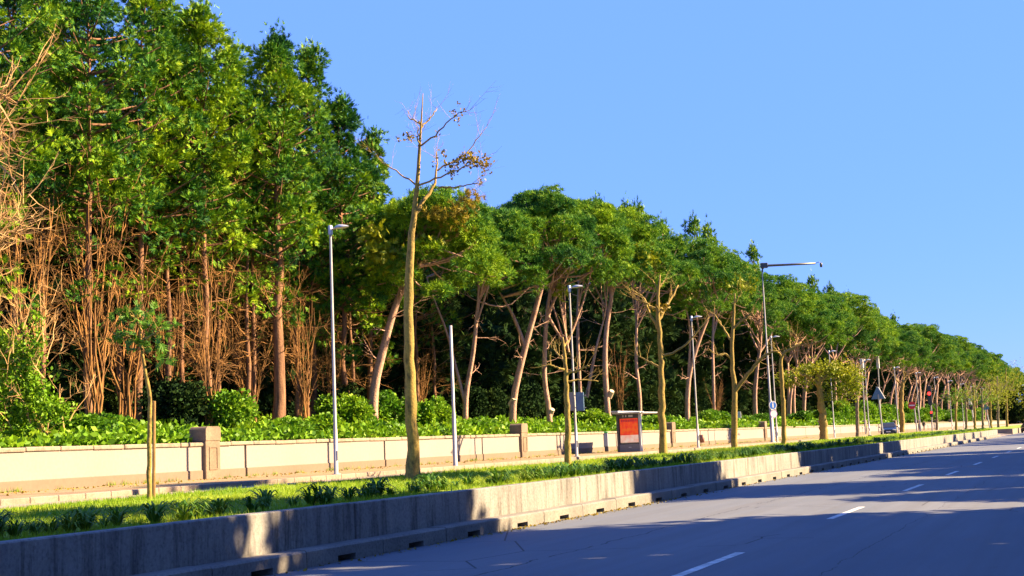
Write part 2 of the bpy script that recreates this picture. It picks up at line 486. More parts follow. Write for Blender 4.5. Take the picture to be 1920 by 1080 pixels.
mb = MB(); grid(mb, [-30.2, -28, -26, -24.85], np.arange(-20, 801, 20.0), lambda x, y: 0.895)
side = tag(mb.build('sidewalk', M_PAVE), kind='structure')
mb = MB(); mb.bbox(-24.85, -24.58, 0.006, 0.994, 0.5, 0.90, 0.02); ks = mb.mesh('kerb_stone', M_KSTONE)
for y in range(14, 150):
    link('kerb_stone', ks, side, (0, y, 0))
mb = MB()
for y in range(150, 700, 2): mb.box(-24.85, -24.58, y + 0.01, y + 1.99, 0.5, 0.90)
for y in range(-20, 14, 2): mb.box(-24.85, -24.58, y + 0.01, y + 1.99, 0.5, 0.90)
tag(mb.build('kerb_line', M_KSTONE, side), kind='stuff')
mb = MB(); grid(mb, [-400, -150, -80, -60, -50, -45, -40, -37, -35, -33, -31.5, -30.35], np.arange(-60, 1201, 20.0), lambda x, y: gz(x) + 0.12 * math.sin(x * 0.9 + y * 0.37) * (x < -31.4))
tag(mb.build('wooded_bank', M_EARTH), kind='structure')

# ------------------------------------------------------------------ concrete barrier
bar = tag(empty('concrete_barrier', (-11.7, 90, 0)), 'long weathered grey concrete barrier with stepped kerb along the main road', 'barrier')
def local(mb, o):                       # put a mesh under an empty without moving it
    pass
PANEL = 10.75
def wallpanel(L):
    mb = MB()
    mb.bbox(-0.25, 0.0, 0.010, L - 0.010, -0.4, 0.88, 0.018)
    return mb.mesh('wall_panel', M_CONC)
wp = wallpanel(PANEL)
rr = random.Random(9)
y = 19.95 - 3 * PANEL
while y < YEND - 1:
    L = min(PANEL, YEND - y)
    me = wp if L == PANEL else wallpanel(L)
    o = link('wall_panel', me, bar, (rr.uniform(-0.006, 0.006), y - 90, rr.uniform(-0.008, 0.008)))
    y += PANEL
def kerbblock(L=2.4):
    mb = MB()
    s0, s1, hz = L / 2 - 0.28, L / 2 + 0.28, 0.105
    x0, x1, z1, c = 0.004, 0.40, 0.27, 0.03
    # block with a drain mouth at its foot: left, right and bridge pieces share faces end to end
    def seg(ya, yb, zb):
        prof = [(x0, zb), (x1, zb), (x1, zb + 0.01), (x1, z1 - c), (x1 - c, z1), (x0, z1)]
        n = len(prof)
        v = [(px, ya, pz) for px, pz in prof] + [(px, yb, pz) for px, pz in prof]
        f = [(i, (i + 1) % n, (i + 1) % n + n, i + n) for i in range(n)]
        mb.raw(v, f)
        mb.f.append(np.array([[mb.n - 2 * n + i for i in range(n)][::-1], [mb.n - n + i for i in range(n)]]))
    seg(0.012, s0, -0.1); seg(s1, L - 0.012, -0.1); seg(s0, s1, hz)
    return mb.mesh('kerb_block', M_KERB)
kb = kerbblock()
mb = MB(); mb.box(0.02, 0.05, 0.87, 1.53, -0.05, 0.12); shade_plate = mb.mesh('drain_shade_plate', M_DRAIN_SHADE)  # near-black plate paints the shade inside the drain mouth
y = 16.57 - 1.2 - 2.4 * 6
while y < YEND - 2.4:
    k = link('kerb_block', kb, bar, (rr.uniform(-0.006, 0.006), y - 90, rr.uniform(-0.008, 0.004)))
    link('drain_shade_plate', shade_plate, k)
    y += 2.4

# ------------------------------------------------------------------ boundary wall
wall = tag(empty('boundary_wall', (-30.0, 90, 0.9)), 'long low cream rendered wall with stone coping and pinkish plinth below the wood', 'wall')
WT = 2.22
joints = [14.0, 25.6, 43.0, 53.9, 64.5, 75.2, 86.0, 107.0, 118.0, 139.0, 150.0, 172.0, 183.0]
edges = [0.0] + joints + [205.0, 235.0, 265.0, 295.0, 340.0, 400.0, 500.0]
for a, b_ in zip(edges[:-1], edges[1:]):
    g = 0.07
    mb = MB(); mb.box(-0.30, 0.0, a + g, b_ - g, 1.22 - 0.9, 2.075 - 0.9)
    link('wall_panel', mb.mesh('wall_panel', M_PLAST), wall, (0, -90, 0))
    mb = MB(); mb.bbox(-0.30, 0.045, a + g * 0.8, b_ - g * 0.8, 0.5 - 0.9, 1.22 - 0.9, 0.02)
    link('plinth', mb.mesh('plinth', M_PLINTH), wall, (0, -90, 0))
    mb = MB(); mb.box(-0.28, -0.12, a - g * 0.98, a + g * 0.98, 0.4 - 0.9, 2.07 - 0.9)
    link('joint_infill', mb.mesh('joint_infill', M_PLAST), wall, (0, -90, 0))
rr = random.Random(31)
cs = []
for q in range(4):
    mb = MB(); mb.bbox(-0.36, 0.06, 0.008, 1.492, 2.077 - 0.9, WT - 0.9, 0.025)
    mb.v[0][:, 2] += np.array([rr.uniform(-0.006, 0.006) for _ in range(len(mb.v[0]))])
    cs.append(mb.mesh('coping_stone', M_COPING))
for k in range(16, 150):
    y = k * 1.5
    if any(y < j < y + 1.5 for j in []): continue
    link('coping_stone', cs[k % 4], wall, (rr.uniform(-0.01, 0.01), y - 90, rr.uniform(-0.006, 0.01)))
mb = MB(); mb.box(-0.36, 0.06, 225, 500, 2.077 - 0.9, WT - 0.9)
link('coping_run', mb.mesh('coping_run', M_COPING), wall, (0, -90, 0))
# piers
def pier():
    r = empty('stone_pier')
    mb = MB(); mb.bbox(-0.54, 0.16, -0.44, 0.44, -0.3, 1.38, 0.02); mb.build('shaft', M_PIER, r)
    mb = MB()
    prof = [(-0.45, 1.383), (0.45, 1.383), (0.45, 1.80), (0.40, 1.86), (0.32, 1.90), (-0.32, 1.90), (-0.40, 1.86), (-0.45, 1.80)]
    n = len(prof)
    mb.raw([(0.175, a, z) for a, z in prof] + [(-0.56, a, z) for a, z in prof], [(i, (i + 1) % n, (i + 1) % n + n, i + n) for i in range(n)])
    mb.f.append(np.array([[i for i in range(n)][::-1], [n + i for i in range(n)]])); mb.build('cap', M_PIER, r)
    mb = MB()
    for (a0, a1, z0, z1) in ((-0.25, 0.25, 0.32, 0.36), (-0.25, 0.25, 1.12, 1.16), (-0.25, -0.215, 0.36, 1.12), (0.215, 0.25, 0.36, 1.12)):
        mb.box(0.158, 0.185, a0, a1, z0, z1)
    mb.build('raised_moulding', M_PIER, r)
    return r
p0 = pier(); remember(p0)
PIERS = [40.75, 69.9, 99.0, 130.0, 160.0, 192.0, 222.0, 252.0, 282.0, 312.0]
ordn = ['nearest', 'second nearest', 'third nearest', 'fourth nearest', 'fifth nearest', 'sixth nearest']
for i, y in enumerate(PIERS):
    o = p0 if i == 0 else copy_tree(p0)
    o.location = (-30.0, y, 0.9)
    lab = f'{ordn[i]} square stone pier with rounded cap standing in the cream wall' if i < 6 else 'small distant stone pier in the cream wall towards its far end'
    tag(o, lab, 'pier', 'stone piers of the cream wall')

# ------------------------------------------------------------------ vegetation generators
def frond_proto(seed=1):
    r = np.random.default_rng(seed)
    v, f = [], []
    def bl(p, d, L, w, nrm):
        d = d / np.linalg.norm(d); s = np.cross(d, nrm); s /= np.linalg.norm(s)
        b = len(v)
        v.extend([p - s * w, p + s * w, p + d * L])
        f.append((b, b + 1, b + 2))
    n = np.array([0, 0, 1.0])
    bl(np.array([0, 0.0, 0]), np.array([0, 1, 0.0]), 1.0, 0.085, n)
    for tt in (0.05, 0.28, 0.52):
        for s in (-1, 1):
            d = np.array([s * (0.8 - 0.3 * tt), 0.85, r.uniform(-0.45, 0.2)])
            bl(np.array([0, tt, -0.1 * tt * tt]), d, (0.66 - 0.42 * tt) * r.uniform(0.8, 1.15), 0.085, n + r.normal(size=3) * 0.3)
    return np.array(v), np.array(f)
def tuft_proto(seed=2, k=12, w=0.075):
    r = np.random.default_rng(seed)
    v, f = [], []
    for i in range(k):
        a = 2.4 * i
        th = 0.10 + 1.15 * math.sqrt((i + 0.3) / k)
        d = np.array([math.sin(th) * math.cos(a), math.cos(th), math.sin(th) * math.sin(a)])
        s = np.cross(d, r.normal(size=3)); s /= np.linalg.norm(s)
        L = r.uniform(0.8, 1.15); b = len(v)
        v.extend([d * 0.12 - s * w, d * 0.12 + s * w, d * L]); f.append((b, b + 1, b + 2))
    return np.array(v), np.array(f)
def leaf_proto(seed=3, k=7, w=0.24, up=0.3):
    r = np.random.default_rng(seed)
    v, f = [], []
    for i in range(k):
        d = r.normal(size=3); d[1] = abs(d[1]) * 0.8 + up; d /= np.linalg.norm(d)
        s = np.cross(d, r.normal(size=3)); s /= np.linalg.norm(s)
        p = r.normal(size=3) * 0.28
        L = r.uniform(0.55, 0.9); b = len(v)
        v.extend([p, p + d * L * 0.5 + s * w, p + d * L, p + d * L * 0.5 - s * w])
        f.append((b, b + 1, b + 2, b + 3))
    return np.array(v), np.array(f)
FR, TU, LF = frond_proto(), tuft_proto(), leaf_proto()
def unit(a):
    return a / (np.linalg.norm(a, axis=-1, keepdims=True) + 1e-9)
def wobble(p0, p1, n, amp, rng):
    t_ = np.linspace(0, 1, n)[:, None]
    p = np.asarray(p0) * (1 - t_) + np.asarray(p1) * t_
    w = rng.normal(size=(n, 3)) * amp
    w[0] = 0
    w[-1] *= 0.3
    return p + w
def resample(pts, n):
    pts = np.asarray(pts, float)
    s = np.concatenate([[0], np.cumsum(np.linalg.norm(np.diff(pts, axis=0), axis=1))])
    q = np.linspace(0, s[-1], n)
    # smooth: average linear interpolation over a short window
    w = s[-1] / n * 0.9
    out = np.zeros((n, 3))
    for o_ in (-w, 0, w):
        qq = np.clip(q + o_, 0, s[-1])
        out += np.stack([np.interp(qq, s, pts[:, i]) for i in range(3)], 1)
    out /= 3
    out[0], out[-1] = pts[0], pts[-1]
    return out

def twigs(mb, base, d, L, r, rng, lev=0, kids=5, spread=0.8, n3=3):
    """a bare branch with side twigs"""
    d = unit(np.asarray(d, float))
    k = 5 if lev == 0 else 4
    side = rng.normal(size=3) * 0.22
    t_ = np.linspace(0, 1, k)[:, None]
    pts = np.asarray(base) + d * L * t_ + side * L * 0.6 * t_ ** 2 + np.array([0, 0, 0.12]) * L * t_ ** 2 + rng.normal(size=(k, 3)) * 0.02 * L * (t_ > 0)
    mb.tube(pts, np.linspace(r, r * 0.3, k), n3, cap=False)
    if lev < 2:
        m_ = kids if lev == 0 else max(2, kids - 2)
        for i in range(m_):
            s = rng.uniform(0.25, 0.95)
            j = min(int(s * (k - 1)), k - 2)
            p = pts[j] + (pts[j + 1] - pts[j]) * (s * (k - 1) - j)
            nd_ = unit(d + rng.normal(size=3) * spread)
            twigs(mb, p, nd_, L * rng.uniform(0.3, 0.55), r * 0.5, rng, lev + 1, kids, spread, 3)

def conifer(seed, H, h0=0.42, R=3.0, nb=85, nf=24, fs=(0.30, 0.52), puff=0.5, gap=0.24, low=9, lean=(0, 0), double=False, dead=26, mat=None, trunk_r=0.3, name='cypress_tree'):
    rng = np.random.default_rng(seed)
    root = empty(name)
    tb = MB()
    n = 10
    z = np.linspace(-0.4, H * 0.97, n)
    ax = np.stack([lean[0] * (z / H) + rng.normal(size=n) * 0.06, lean[1] * (z / H) + rng.normal(size=n) * 0.06, z], 1)
    tb.tube(ax, trunk_r * (1 - 0.9 * np.linspace(0, 1, n) ** 1.1) * np.where(np.arange(n) == 0, 1.25, 1), 9)
    def axis(zz):
        return np.array([np.interp(zz, z, ax[:, 0]), np.interp(zz, z, ax[:, 1]), zz])
    cb = MB(); pos, dr = [], []
    for i in range(nb):
        t_ = (i + rng.uniform(0, 1)) / nb
        hz = H * (h0 + (1 - h0) * t_)
        prof = (0.75 + 0.35 * math.sin(math.pi * min(1, t_ * 1.3))) * (1 - t_ ** 2.6) + 0.12
        L = R * prof * rng.uniform(0.55, 1.15)
        az = i * 2.399 + rng.uniform(-0.5, 0.5)
        rise = rng.uniform(0.05, 0.6) + 0.5 * t_
        o_ = np.array([math.cos(az), math.sin(az), 0])
        p0 = axis(hz - 0.25 * L)
        tt = np.linspace(0, 1, 5)[:, None]
        pts = p0 + o_ * L * tt + np.array([0, 0, 1]) * (rise * L * 0.75 * tt ** 1.4)
        tb.tube(pts, np.linspace(0.055, 0.014, 5) * (0.6 + L / R * 0.6), 4, cap=False)
        m_ = max(2, int(L / 0.8))
        for s in np.linspace(0.32, 1.0, m_):
            if rng.uniform() < gap: continue
            c = p0 + o_ * L * s + np.array([0, 0, rise * L * 0.75 * s ** 1.4]) + rng.normal(size=3) * 0.2
            pr_ = puff * rng.uniform(0.7, 1.3)
            k = int(nf * rng.uniform(0.7, 1.3))
            d_ = unit(rng.normal(size=(k, 3)) + o_ * 0.5 + np.array([0, 0, 0.25]))
            off = d_ * pr_ * np.array([1.0, 1.0, 0.72]) * (rng.uniform(0.2, 1.0, (k, 1)) ** 0.5)
            pos.append(c + off)
            dr.append(d_ + o_ * 0.35 + np.array([0, 0, 0.25]) + rng.normal(size=(k, 3)) * 0.3)
    for i in range(low):                # straggling foliage on the bare part of the trunk
        hz = H * rng.uniform(h0 * 0.55, h0)
        az = rng.uniform(0, 6.283); o_ = np.array([math.cos(az), math.sin(az), 0.15]); L = R * rng.uniform(0.4, 0.95)
        p0 = axis(hz)
        tb.tube([p0, p0 + o_ * L * 0.5, p0 + o_ * L + np.array([0, 0, 0.2])], [0.035, 0.022, 0.01], 4, cap=False)
        k = int(nf * 0.8)
        d_ = unit(rng.normal(size=(k, 3)))
        pos.append(p0 + o_ * L + d_ * 0.42 * np.array([1, 1, 0.6])); dr.append(d_ + o_ * 0.5)
    top = axis(H)
    k = nf * 3
    pos.append(top + rng.normal(size=(k, 3)) * np.array([0.3, 0.3, 0.45])); dr.append(rng.normal(size=(k, 3)) * 0.5 + np.array([0, 0, 1]))
    pos, dr = np.concatenate(pos), np.concatenate(dr)
    cb.scatter(*FR, pos, dr, rng.uniform(fs[0], fs[1], len(pos)), rng)
    tb.build('trunk', M_BARKC, root, True)
    cb.build('crown', mat or M_CONIF, root)
    if dead:
        db = MB()
        for i in range(dead):
            hz = H * rng.uniform(0.12, h0 + 0.06)
            az = rng.uniform(0, 6.283)
            twigs(db, axis(hz), (math.cos(az), math.sin(az), rng.uniform(-0.1, 0.55)), rng.uniform(1.0, 2.6), 0.028, rng, 0, 5, 0.6)
        tag(db.build('dead_branches', M_TWIG, root), kind='stuff')
    return root

def bare_shrub(seed, H=7.0, stems=13, spread=0.28, mat=None, kids=4, name='bare_shrub', r=0.034):
    rng = np.random.default_rng(seed)
    root = empty(name)
    sb, bb = MB(), MB()
    for i in range(stems):
        az = rng.uniform(0, 6.283); h = H * rng.uniform(0.55, 1.0)
        out = spread * h * rng.uniform(0.15, 1.0)
        n = 7
        t_ = np.linspace(0, 1, n)[:, None]
        o_ = np.array([math.cos(az), math.sin(az), 0])
        pts = o_ * (0.12 + out * t_ ** 1.6) + np.array([0, 0, 1]) * (h * t_ - 0.3) + rng.normal(size=(n, 3)) * 0.07
        sb.tube(pts, np.linspace(r * rng.uniform(0.7, 1.4), 0.012, n), 5, cap=False)
        for q in range(kids):
            s = rng.uniform(0.25, 0.98)
            j = min(int(s * (n - 1)), n - 2)
            p = pts[j] + (pts[j + 1] - pts[j]) * (s * (n - 1) - j)
            twigs(bb, p, o_ * rng.uniform(0.1, 0.7) + np.array([0, 0, 1.0]) + rng.normal(size=3) * 0.3, rng.uniform(0.6, 1.5), 0.016, rng, 0, 4, 0.5)
    sb.build('stems', mat or M_TWIG, root, True)
    tag(bb.build('twigs', mat or M_TWIG, root), kind='stuff')
    return root

def pine_crown(cb, bb, start_pts, c, rx, ry, rz, rng, nclump=70, ntuft=46, ts=(0.26, 0.42), cr=0.85, limb_r=0.10, limb_step=2):
    """umbrella dome: clumps of needle tufts on an upper shell, limbs feeding them"""
    c = np.asarray(c, float)
    cs_ = []
    for i in range(nclump):
        a = i * 2.399 + rng.uniform(-0.3, 0.3)
        q = math.sqrt((i + 0.5) / nclump) * rng.uniform(0.92, 1.05)
        zz = math.sqrt(max(0, 1 - min(q, 1) ** 2)) * rz * rng.uniform(0.55, 1.05)
        if q > 0.75: zz -= rng.uniform(0, 0.75) * rz
        elif i % 5 == 0: zz *= rng.uniform(0.0, 0.5)
        cs_.append(c + np.array([math.cos(a) * q * rx, math.sin(a) * q * ry, zz]))
    cs_ = np.array(cs_)
    pos, dr = [], []
    for p in cs_:
        k = int(ntuft * rng.uniform(0.6, 1.3))
        d = unit(rng.normal(size=(k, 3)) + np.array([0, 0, 0.45]))
        rad = cr * rng.uniform(0.75, 1.2)
        pp = p + d * rad * np.array([1.1, 1.1, 0.62]) * (rng.uniform(0.35, 1.0, (k, 1)) ** 0.6)
        pos.append(pp); dr.append(d + np.array([0, 0, 0.55]) + rng.normal(size=(k, 3)) * 0.3)
    pos, dr = np.concatenate(pos), np.concatenate(dr)
    cb.scatter(*TU, pos, dr, rng.uniform(ts[0], ts[1], len(pos)), rng)
    start_pts = np.asarray(start_pts, float)
    for p in cs_[::limb_step]:
        s = start_pts[rng.integers(len(start_pts))]
        mid = s * 0.45 + p * 0.55 + np.array([0, 0, -0.16 * np.linalg.norm(p - s)]) + rng.normal(size=3) * 0.2
        pts = resample([s, mid, p], 6)
        bb.tube(pts, np.linspace(limb_r * rng.uniform(0.5, 0.9), 0.025, 6), 5, cap=False)

def umbrella_pine(seed, H=15.0, R=5.0, lean=(0, 0), rz=2.2, fork=0.62, tr=0.26, nclump=70, ntuft=46, dead=4, name='umbrella_pine'):
    rng = np.random.default_rng(seed)
    root = empty(name)
    tb, cb = MB(), MB()
    top = np.array([lean[0], lean[1], H - rz])
    fk = np.array([lean[0] * fork, lean[1] * fork, (H - rz) * fork])
    pts = resample([(0, 0, -0.5), fk * np.array([0.35, 0.35, 0.5]) + rng.normal(size=3) * 0.25 * np.array([1, 1, 0]), fk], 9)
    tb.tube(pts, np.linspace(tr * 1.1, tr * 0.75, 9), 9)
    starts = []
    nl = rng.integers(3, 5)
    for i in range(nl):
        a = 6.283 * i / nl + rng.uniform(-0.5, 0.5)
        e = top + np.array([math.cos(a) * R * 0.38, math.sin(a) * R * 0.38, -0.2])
        mid = (fk + e) / 2 + np.array([math.cos(a), math.sin(a), 0]) * 0.35 + rng.normal(size=3) * 0.2
        lp = resample([fk - (fk / np.linalg.norm(fk)) * 0.15, mid, e], 8)
        tb.tube(lp, np.linspace(tr * 0.58, tr * 0.25, 8), 7)
        starts += [lp[4], lp[5], lp[6], lp[7]]
    pine_crown(cb, tb, starts, top, R, R, rz, rng, nclump, ntuft, limb_step=5)
    for i in range(dead):
        p = pts[rng.integers(4, 9)]
        a = rng.uniform(0, 6.283)
        twigs(tb, p, (math.cos(a), math.sin(a), rng.uniform(-0.1, 0.5)), rng.uniform(1.2, 2.8), 0.035, rng, 0, 3, 0.5)
    tb.build('trunk', M_BARKP, root, True)
    cb.build('crown', M_PINE, root)
    return root

def shrub(seed, R=1.2, H=1.6, n=420, mat=None, ls=(0.22, 0.36), name='evergreen_shrub', stem=True):
    rng = np.random.default_rng(seed)
    root = empty(name)
    cb = MB()
    lob = [(rng.normal(size=3) * np.array([R * 0.45, R * 0.45, 0]) + np.array([0, 0, H * rng.uniform(0.35, 0.7)]), rng.uniform(0.4, 0.65)) for _ in range(7)]
    pos, dr = [], []
    for c, q in lob:
        k = n // 7
        d = unit(rng.normal(size=(k, 3)) + np.array([0, 0, 0.3]))
        pos.append(c + d * np.array([R * q, R * q, H * q * 0.8]) * rng.uniform(0.6, 1.05, (k, 1)))
        dr.append(d + np.array([0, 0, 0.4]))
    pos, dr = np.concatenate(pos), np.concatenate(dr)
    pos[:, 2] = np.maximum(pos[:, 2], 0.02)
    cb.scatter(*LF, pos, dr, rng.uniform(ls[0], ls[1], len(pos)), rng)
    cb.build('foliage', mat or M_SHRUB, root)
    if stem:
        sb = MB()
        for i in range(6):
            a = rng.uniform(0, 6.283)
            sb.tube(wobble((0, 0, -0.2), (math.cos(a) * R * 0.5, math.sin(a) * R * 0.5, H * 0.7), 5, 0.05, rng), np.linspace(0.03, 0.01, 5), 4, cap=False)
        sb.build('stems', M_BARKG, root)
    return root

ORD = ['first', 'second', 'third', 'fourth', 'fifth', 'sixth', 'seventh', 'eighth', 'ninth', 'tenth', 'eleventh', 'twelfth', 'thirteenth', 'fourteenth', 'fifteenth', 'sixteenth', 'seventeenth', 'eighteenth', 'nineteenth', 'twentieth']
def place(root, loc, rz=0.0, sc=1.0):
    root.location = loc
    root.rotation_euler = (0, 0, rz)
    root.scale = (sc, sc, sc) if not isinstance(sc, tuple) else sc
    return root
def gbase(px, X):                       # foot of a bank tree: pixel column and lateral position
    p = onx(px, 800, X)
    return np.array([X, p[1], gz(X)])
def topz(px, py, X):
    return onx(px, py, X)[2]

# ------------------------------------------------------------------ cypress stand on the left
LEFT = [  # px column, lateral X, top pixel row, crown radius, crown start, seed, label
    (-70, -36.5, -160, 2.6, 0.42, 11, 'tall dark cypress at the far left edge, partly cut by the frame'),
    (30, -39.5, -150, 2.6, 0.42, 12, 'tall cypress behind the pale bare branches at the left edge'),
    (100, -42.0, -60, 2.3, 0.46, 13, 'shaded cypress set back left of the pink forked trunk'),
    (168, -35.2, -110, 2.4, 0.47, 14, 'cypress with pinkish sunlit forked trunk left of the staked sapling'),
    (262, -36.5, -40, 2.15, 0.47, 15, 'tall cypress directly behind the staked sapling, crown reaching the top edge'),
    (326, -41.5, 40, 2.1, 0.42, 16, 'shaded cypress set back right of the staked sapling'),
    (392, -35.5, 34, 2.05, 0.50, 17, 'cypress rising straight behind the nearest stone pier'),
    (445, -40.5, 110, 1.7, 0.46, 18, 'lower cypress with a notch of sky above it'),
    (522, -34.5, 88, 2.0, 0.45, 19, 'cypress with thick dark forked trunk left of the first street lamp'),
    (588, -37.5, 120, 2.0, 0.40, 20, 'cypress directly above the first street lamp'),
    (650, -35.8, 205, 1.9, 0.38, 21, 'lower cypress right of the first street lamp, edge of the stand'),
    (694, -39.0, 268, 1.8, 0.36, 22, 'rounded cypress at the right end of the tall stand beside open sky'),
]
for px, X, ty, R, h0, sd, lab in LEFT:
    b3 = gbase(px, X)
    H = topz(px, ty, X) - b3[2]
    r = conifer(sd, H, h0, R * 1.15, nb=92, nf=46, fs=(0.22, 0.40), dead=14, trunk_r=0.30 if sd == 19 else 0.18, lean=(random.Random(sd).uniform(-0.4, 0.4), random.Random(sd + 1).uniform(-0.4, 0.4)))
    place(r, b3)
    tag(r, lab, 'tree', 'cypresses at the left')

sl_ = [conifer(31, 15.0, 0.62, 2.0, nb=26, nf=16, dead=24, trunk_r=0.15, name='slender_tree'), conifer(32, 14.0, 0.66, 1.8, nb=24, nf=16, dead=22, trunk_r=0.13, name='slender_tree')]
for s_ in sl_: remember(s_)
for k, (px, X, lab) in enumerate(((80, -38.5, 'slender brown trunk right of the ivy heap'), (222, -39.0, 'slender brown trunk just left of the sapling head'), (318, -36.5, 'straight slender brown trunk right of the sapling head'), (344, -37.0, 'second straight slender trunk right of the sapling head'),
        (410, -38.0, 'slender trunk right above the nearest stone pier'), (466, -35.6, 'straight slender orange trunk between the nearest pier and the dark forked cypress'), (478, -36.0, 'slender trunk next to the straight orange one'), (528, -35.4, 'slender sunlit trunk hugging the dark forked cypress'), (560, -37.5, 'slender brown trunk among the twigs left of the first lamp'), (663, -38.5, 'slender brown trunk right of the first lamp, in shade'), (785, -38, 'slender brown trunk just right of the tall street tree'), (818, -38.5, 'slender trunk left of the plain grey pole'))):
    r = sl_[k % 2] if k < 2 else copy_tree(sl_[k % 2])
    place(r, gbase(px, X), px * 0.9, (1, 1, 0.92 if px > 600 else 1.08))
    tag(r, lab, 'tree', 'slender trunks in the wood')

rr = random.Random(61)
for k in range(22):
    r = copy_tree(sl_[k % 2])
    px = -20 + k * 33 + rr.uniform(-10, 10)
    X = -40.5 - rr.uniform(0, 4)
    place(r, gbase(px, X), rr.uniform(0, 6.28), (0.9, 0.9, rr.uniform(0.95, 1.12)))
    tag(r, 'thin shaded trunk standing among others deep in the left part of the wood', 'tree', 'thin trunks deep in the wood')

# ------------------------------------------------------------------ bare brown stems below the cypresses
sh = [bare_shrub(41, 7.5, 14, 0.2), bare_shrub(42, 6.5, 13, 0.27), bare_shrub(43, 8.5, 14, 0.15)]
for s_ in sh: remember(s_)
BARE = [(60, -36, 0, 1.45, 'bare brown multi-stemmed tree behind the ivy heap at the left'), (180, -34.6, 2, 1.25, 'bare orange-brown stems around the pink forked trunk'),
        (235, -36.0, 1, 1.4, 'bare brown stems behind the leafy head of the staked sapling'), (320, -37, 0, 1.1, 'thin bare stems between the sapling and the nearest stone pier'), (395, -34.5, 2, 0.95, 'bare stems fanning up just behind the nearest stone pier'),
        (470, -36, 1, 1.1, 'slim bare brown stems right of the nearest stone pier'), (572, -34.2, 0, 0.98, 'wide fan of bare twigs left of the first street lamp'), (620, -36.5, 1, 1.0, 'fan of bare twigs immediately right of the first street lamp'),
        (1165, -36.5, 2, 0.85, 'thicket of bare brown stems above the bus shelter'), (790, -38, 0, 0.7, 'thin bare stems behind the tall street tree'), (1345, -36, 1, 0.8, 'bare twigs among pines left of the forked street tree')]
used = set()
for px, X, k, sc, lab in BARE:
    r = sh[k] if k not in used else copy_tree(sh[k])
    used.add(k)
    place(r, gbase(px, X), px * 0.7, sc)
    tag(r, lab, 'bare tree', 'bare stems at the edge of the wood')

# pale overhanging bare tree at the left edge
r = empty('overhanging_tree'); rng = np.random.default_rng(77)
b3 = gbase(-75, -33.0); D = depth(b3)
tb, wb = MB(), MB()
tr = resample([b3 - np.array([0, 0, 0.3]), at(-70, 560, D), at(-60, 330, D), at(-40, 150, D)], 9)
tb.tube(tr, np.linspace(0.2, 0.06, 9), 8)
for i in range(30):
    s = rng.integers(3, 9)
    e = at(rng.uniform(-40, 120), rng.uniform(60, 470), D + rng.uniform(-2, 2))
    L = np.linalg.norm(e - tr[s])
    twigs(wb, tr[s], (e - tr[s]) + rng.normal(size=3) * 0.4, min(L, 3.6) * rng.uniform(0.7, 1.0), 0.04, rng, 0, 6, 0.75)
tb.build('trunk', M_TWIGP, r, True); wb.build('twigs', M_TWIGP, r)
tag(r, 'pale bare tree whose tangled twigs reach in at the left edge', 'bare tree')

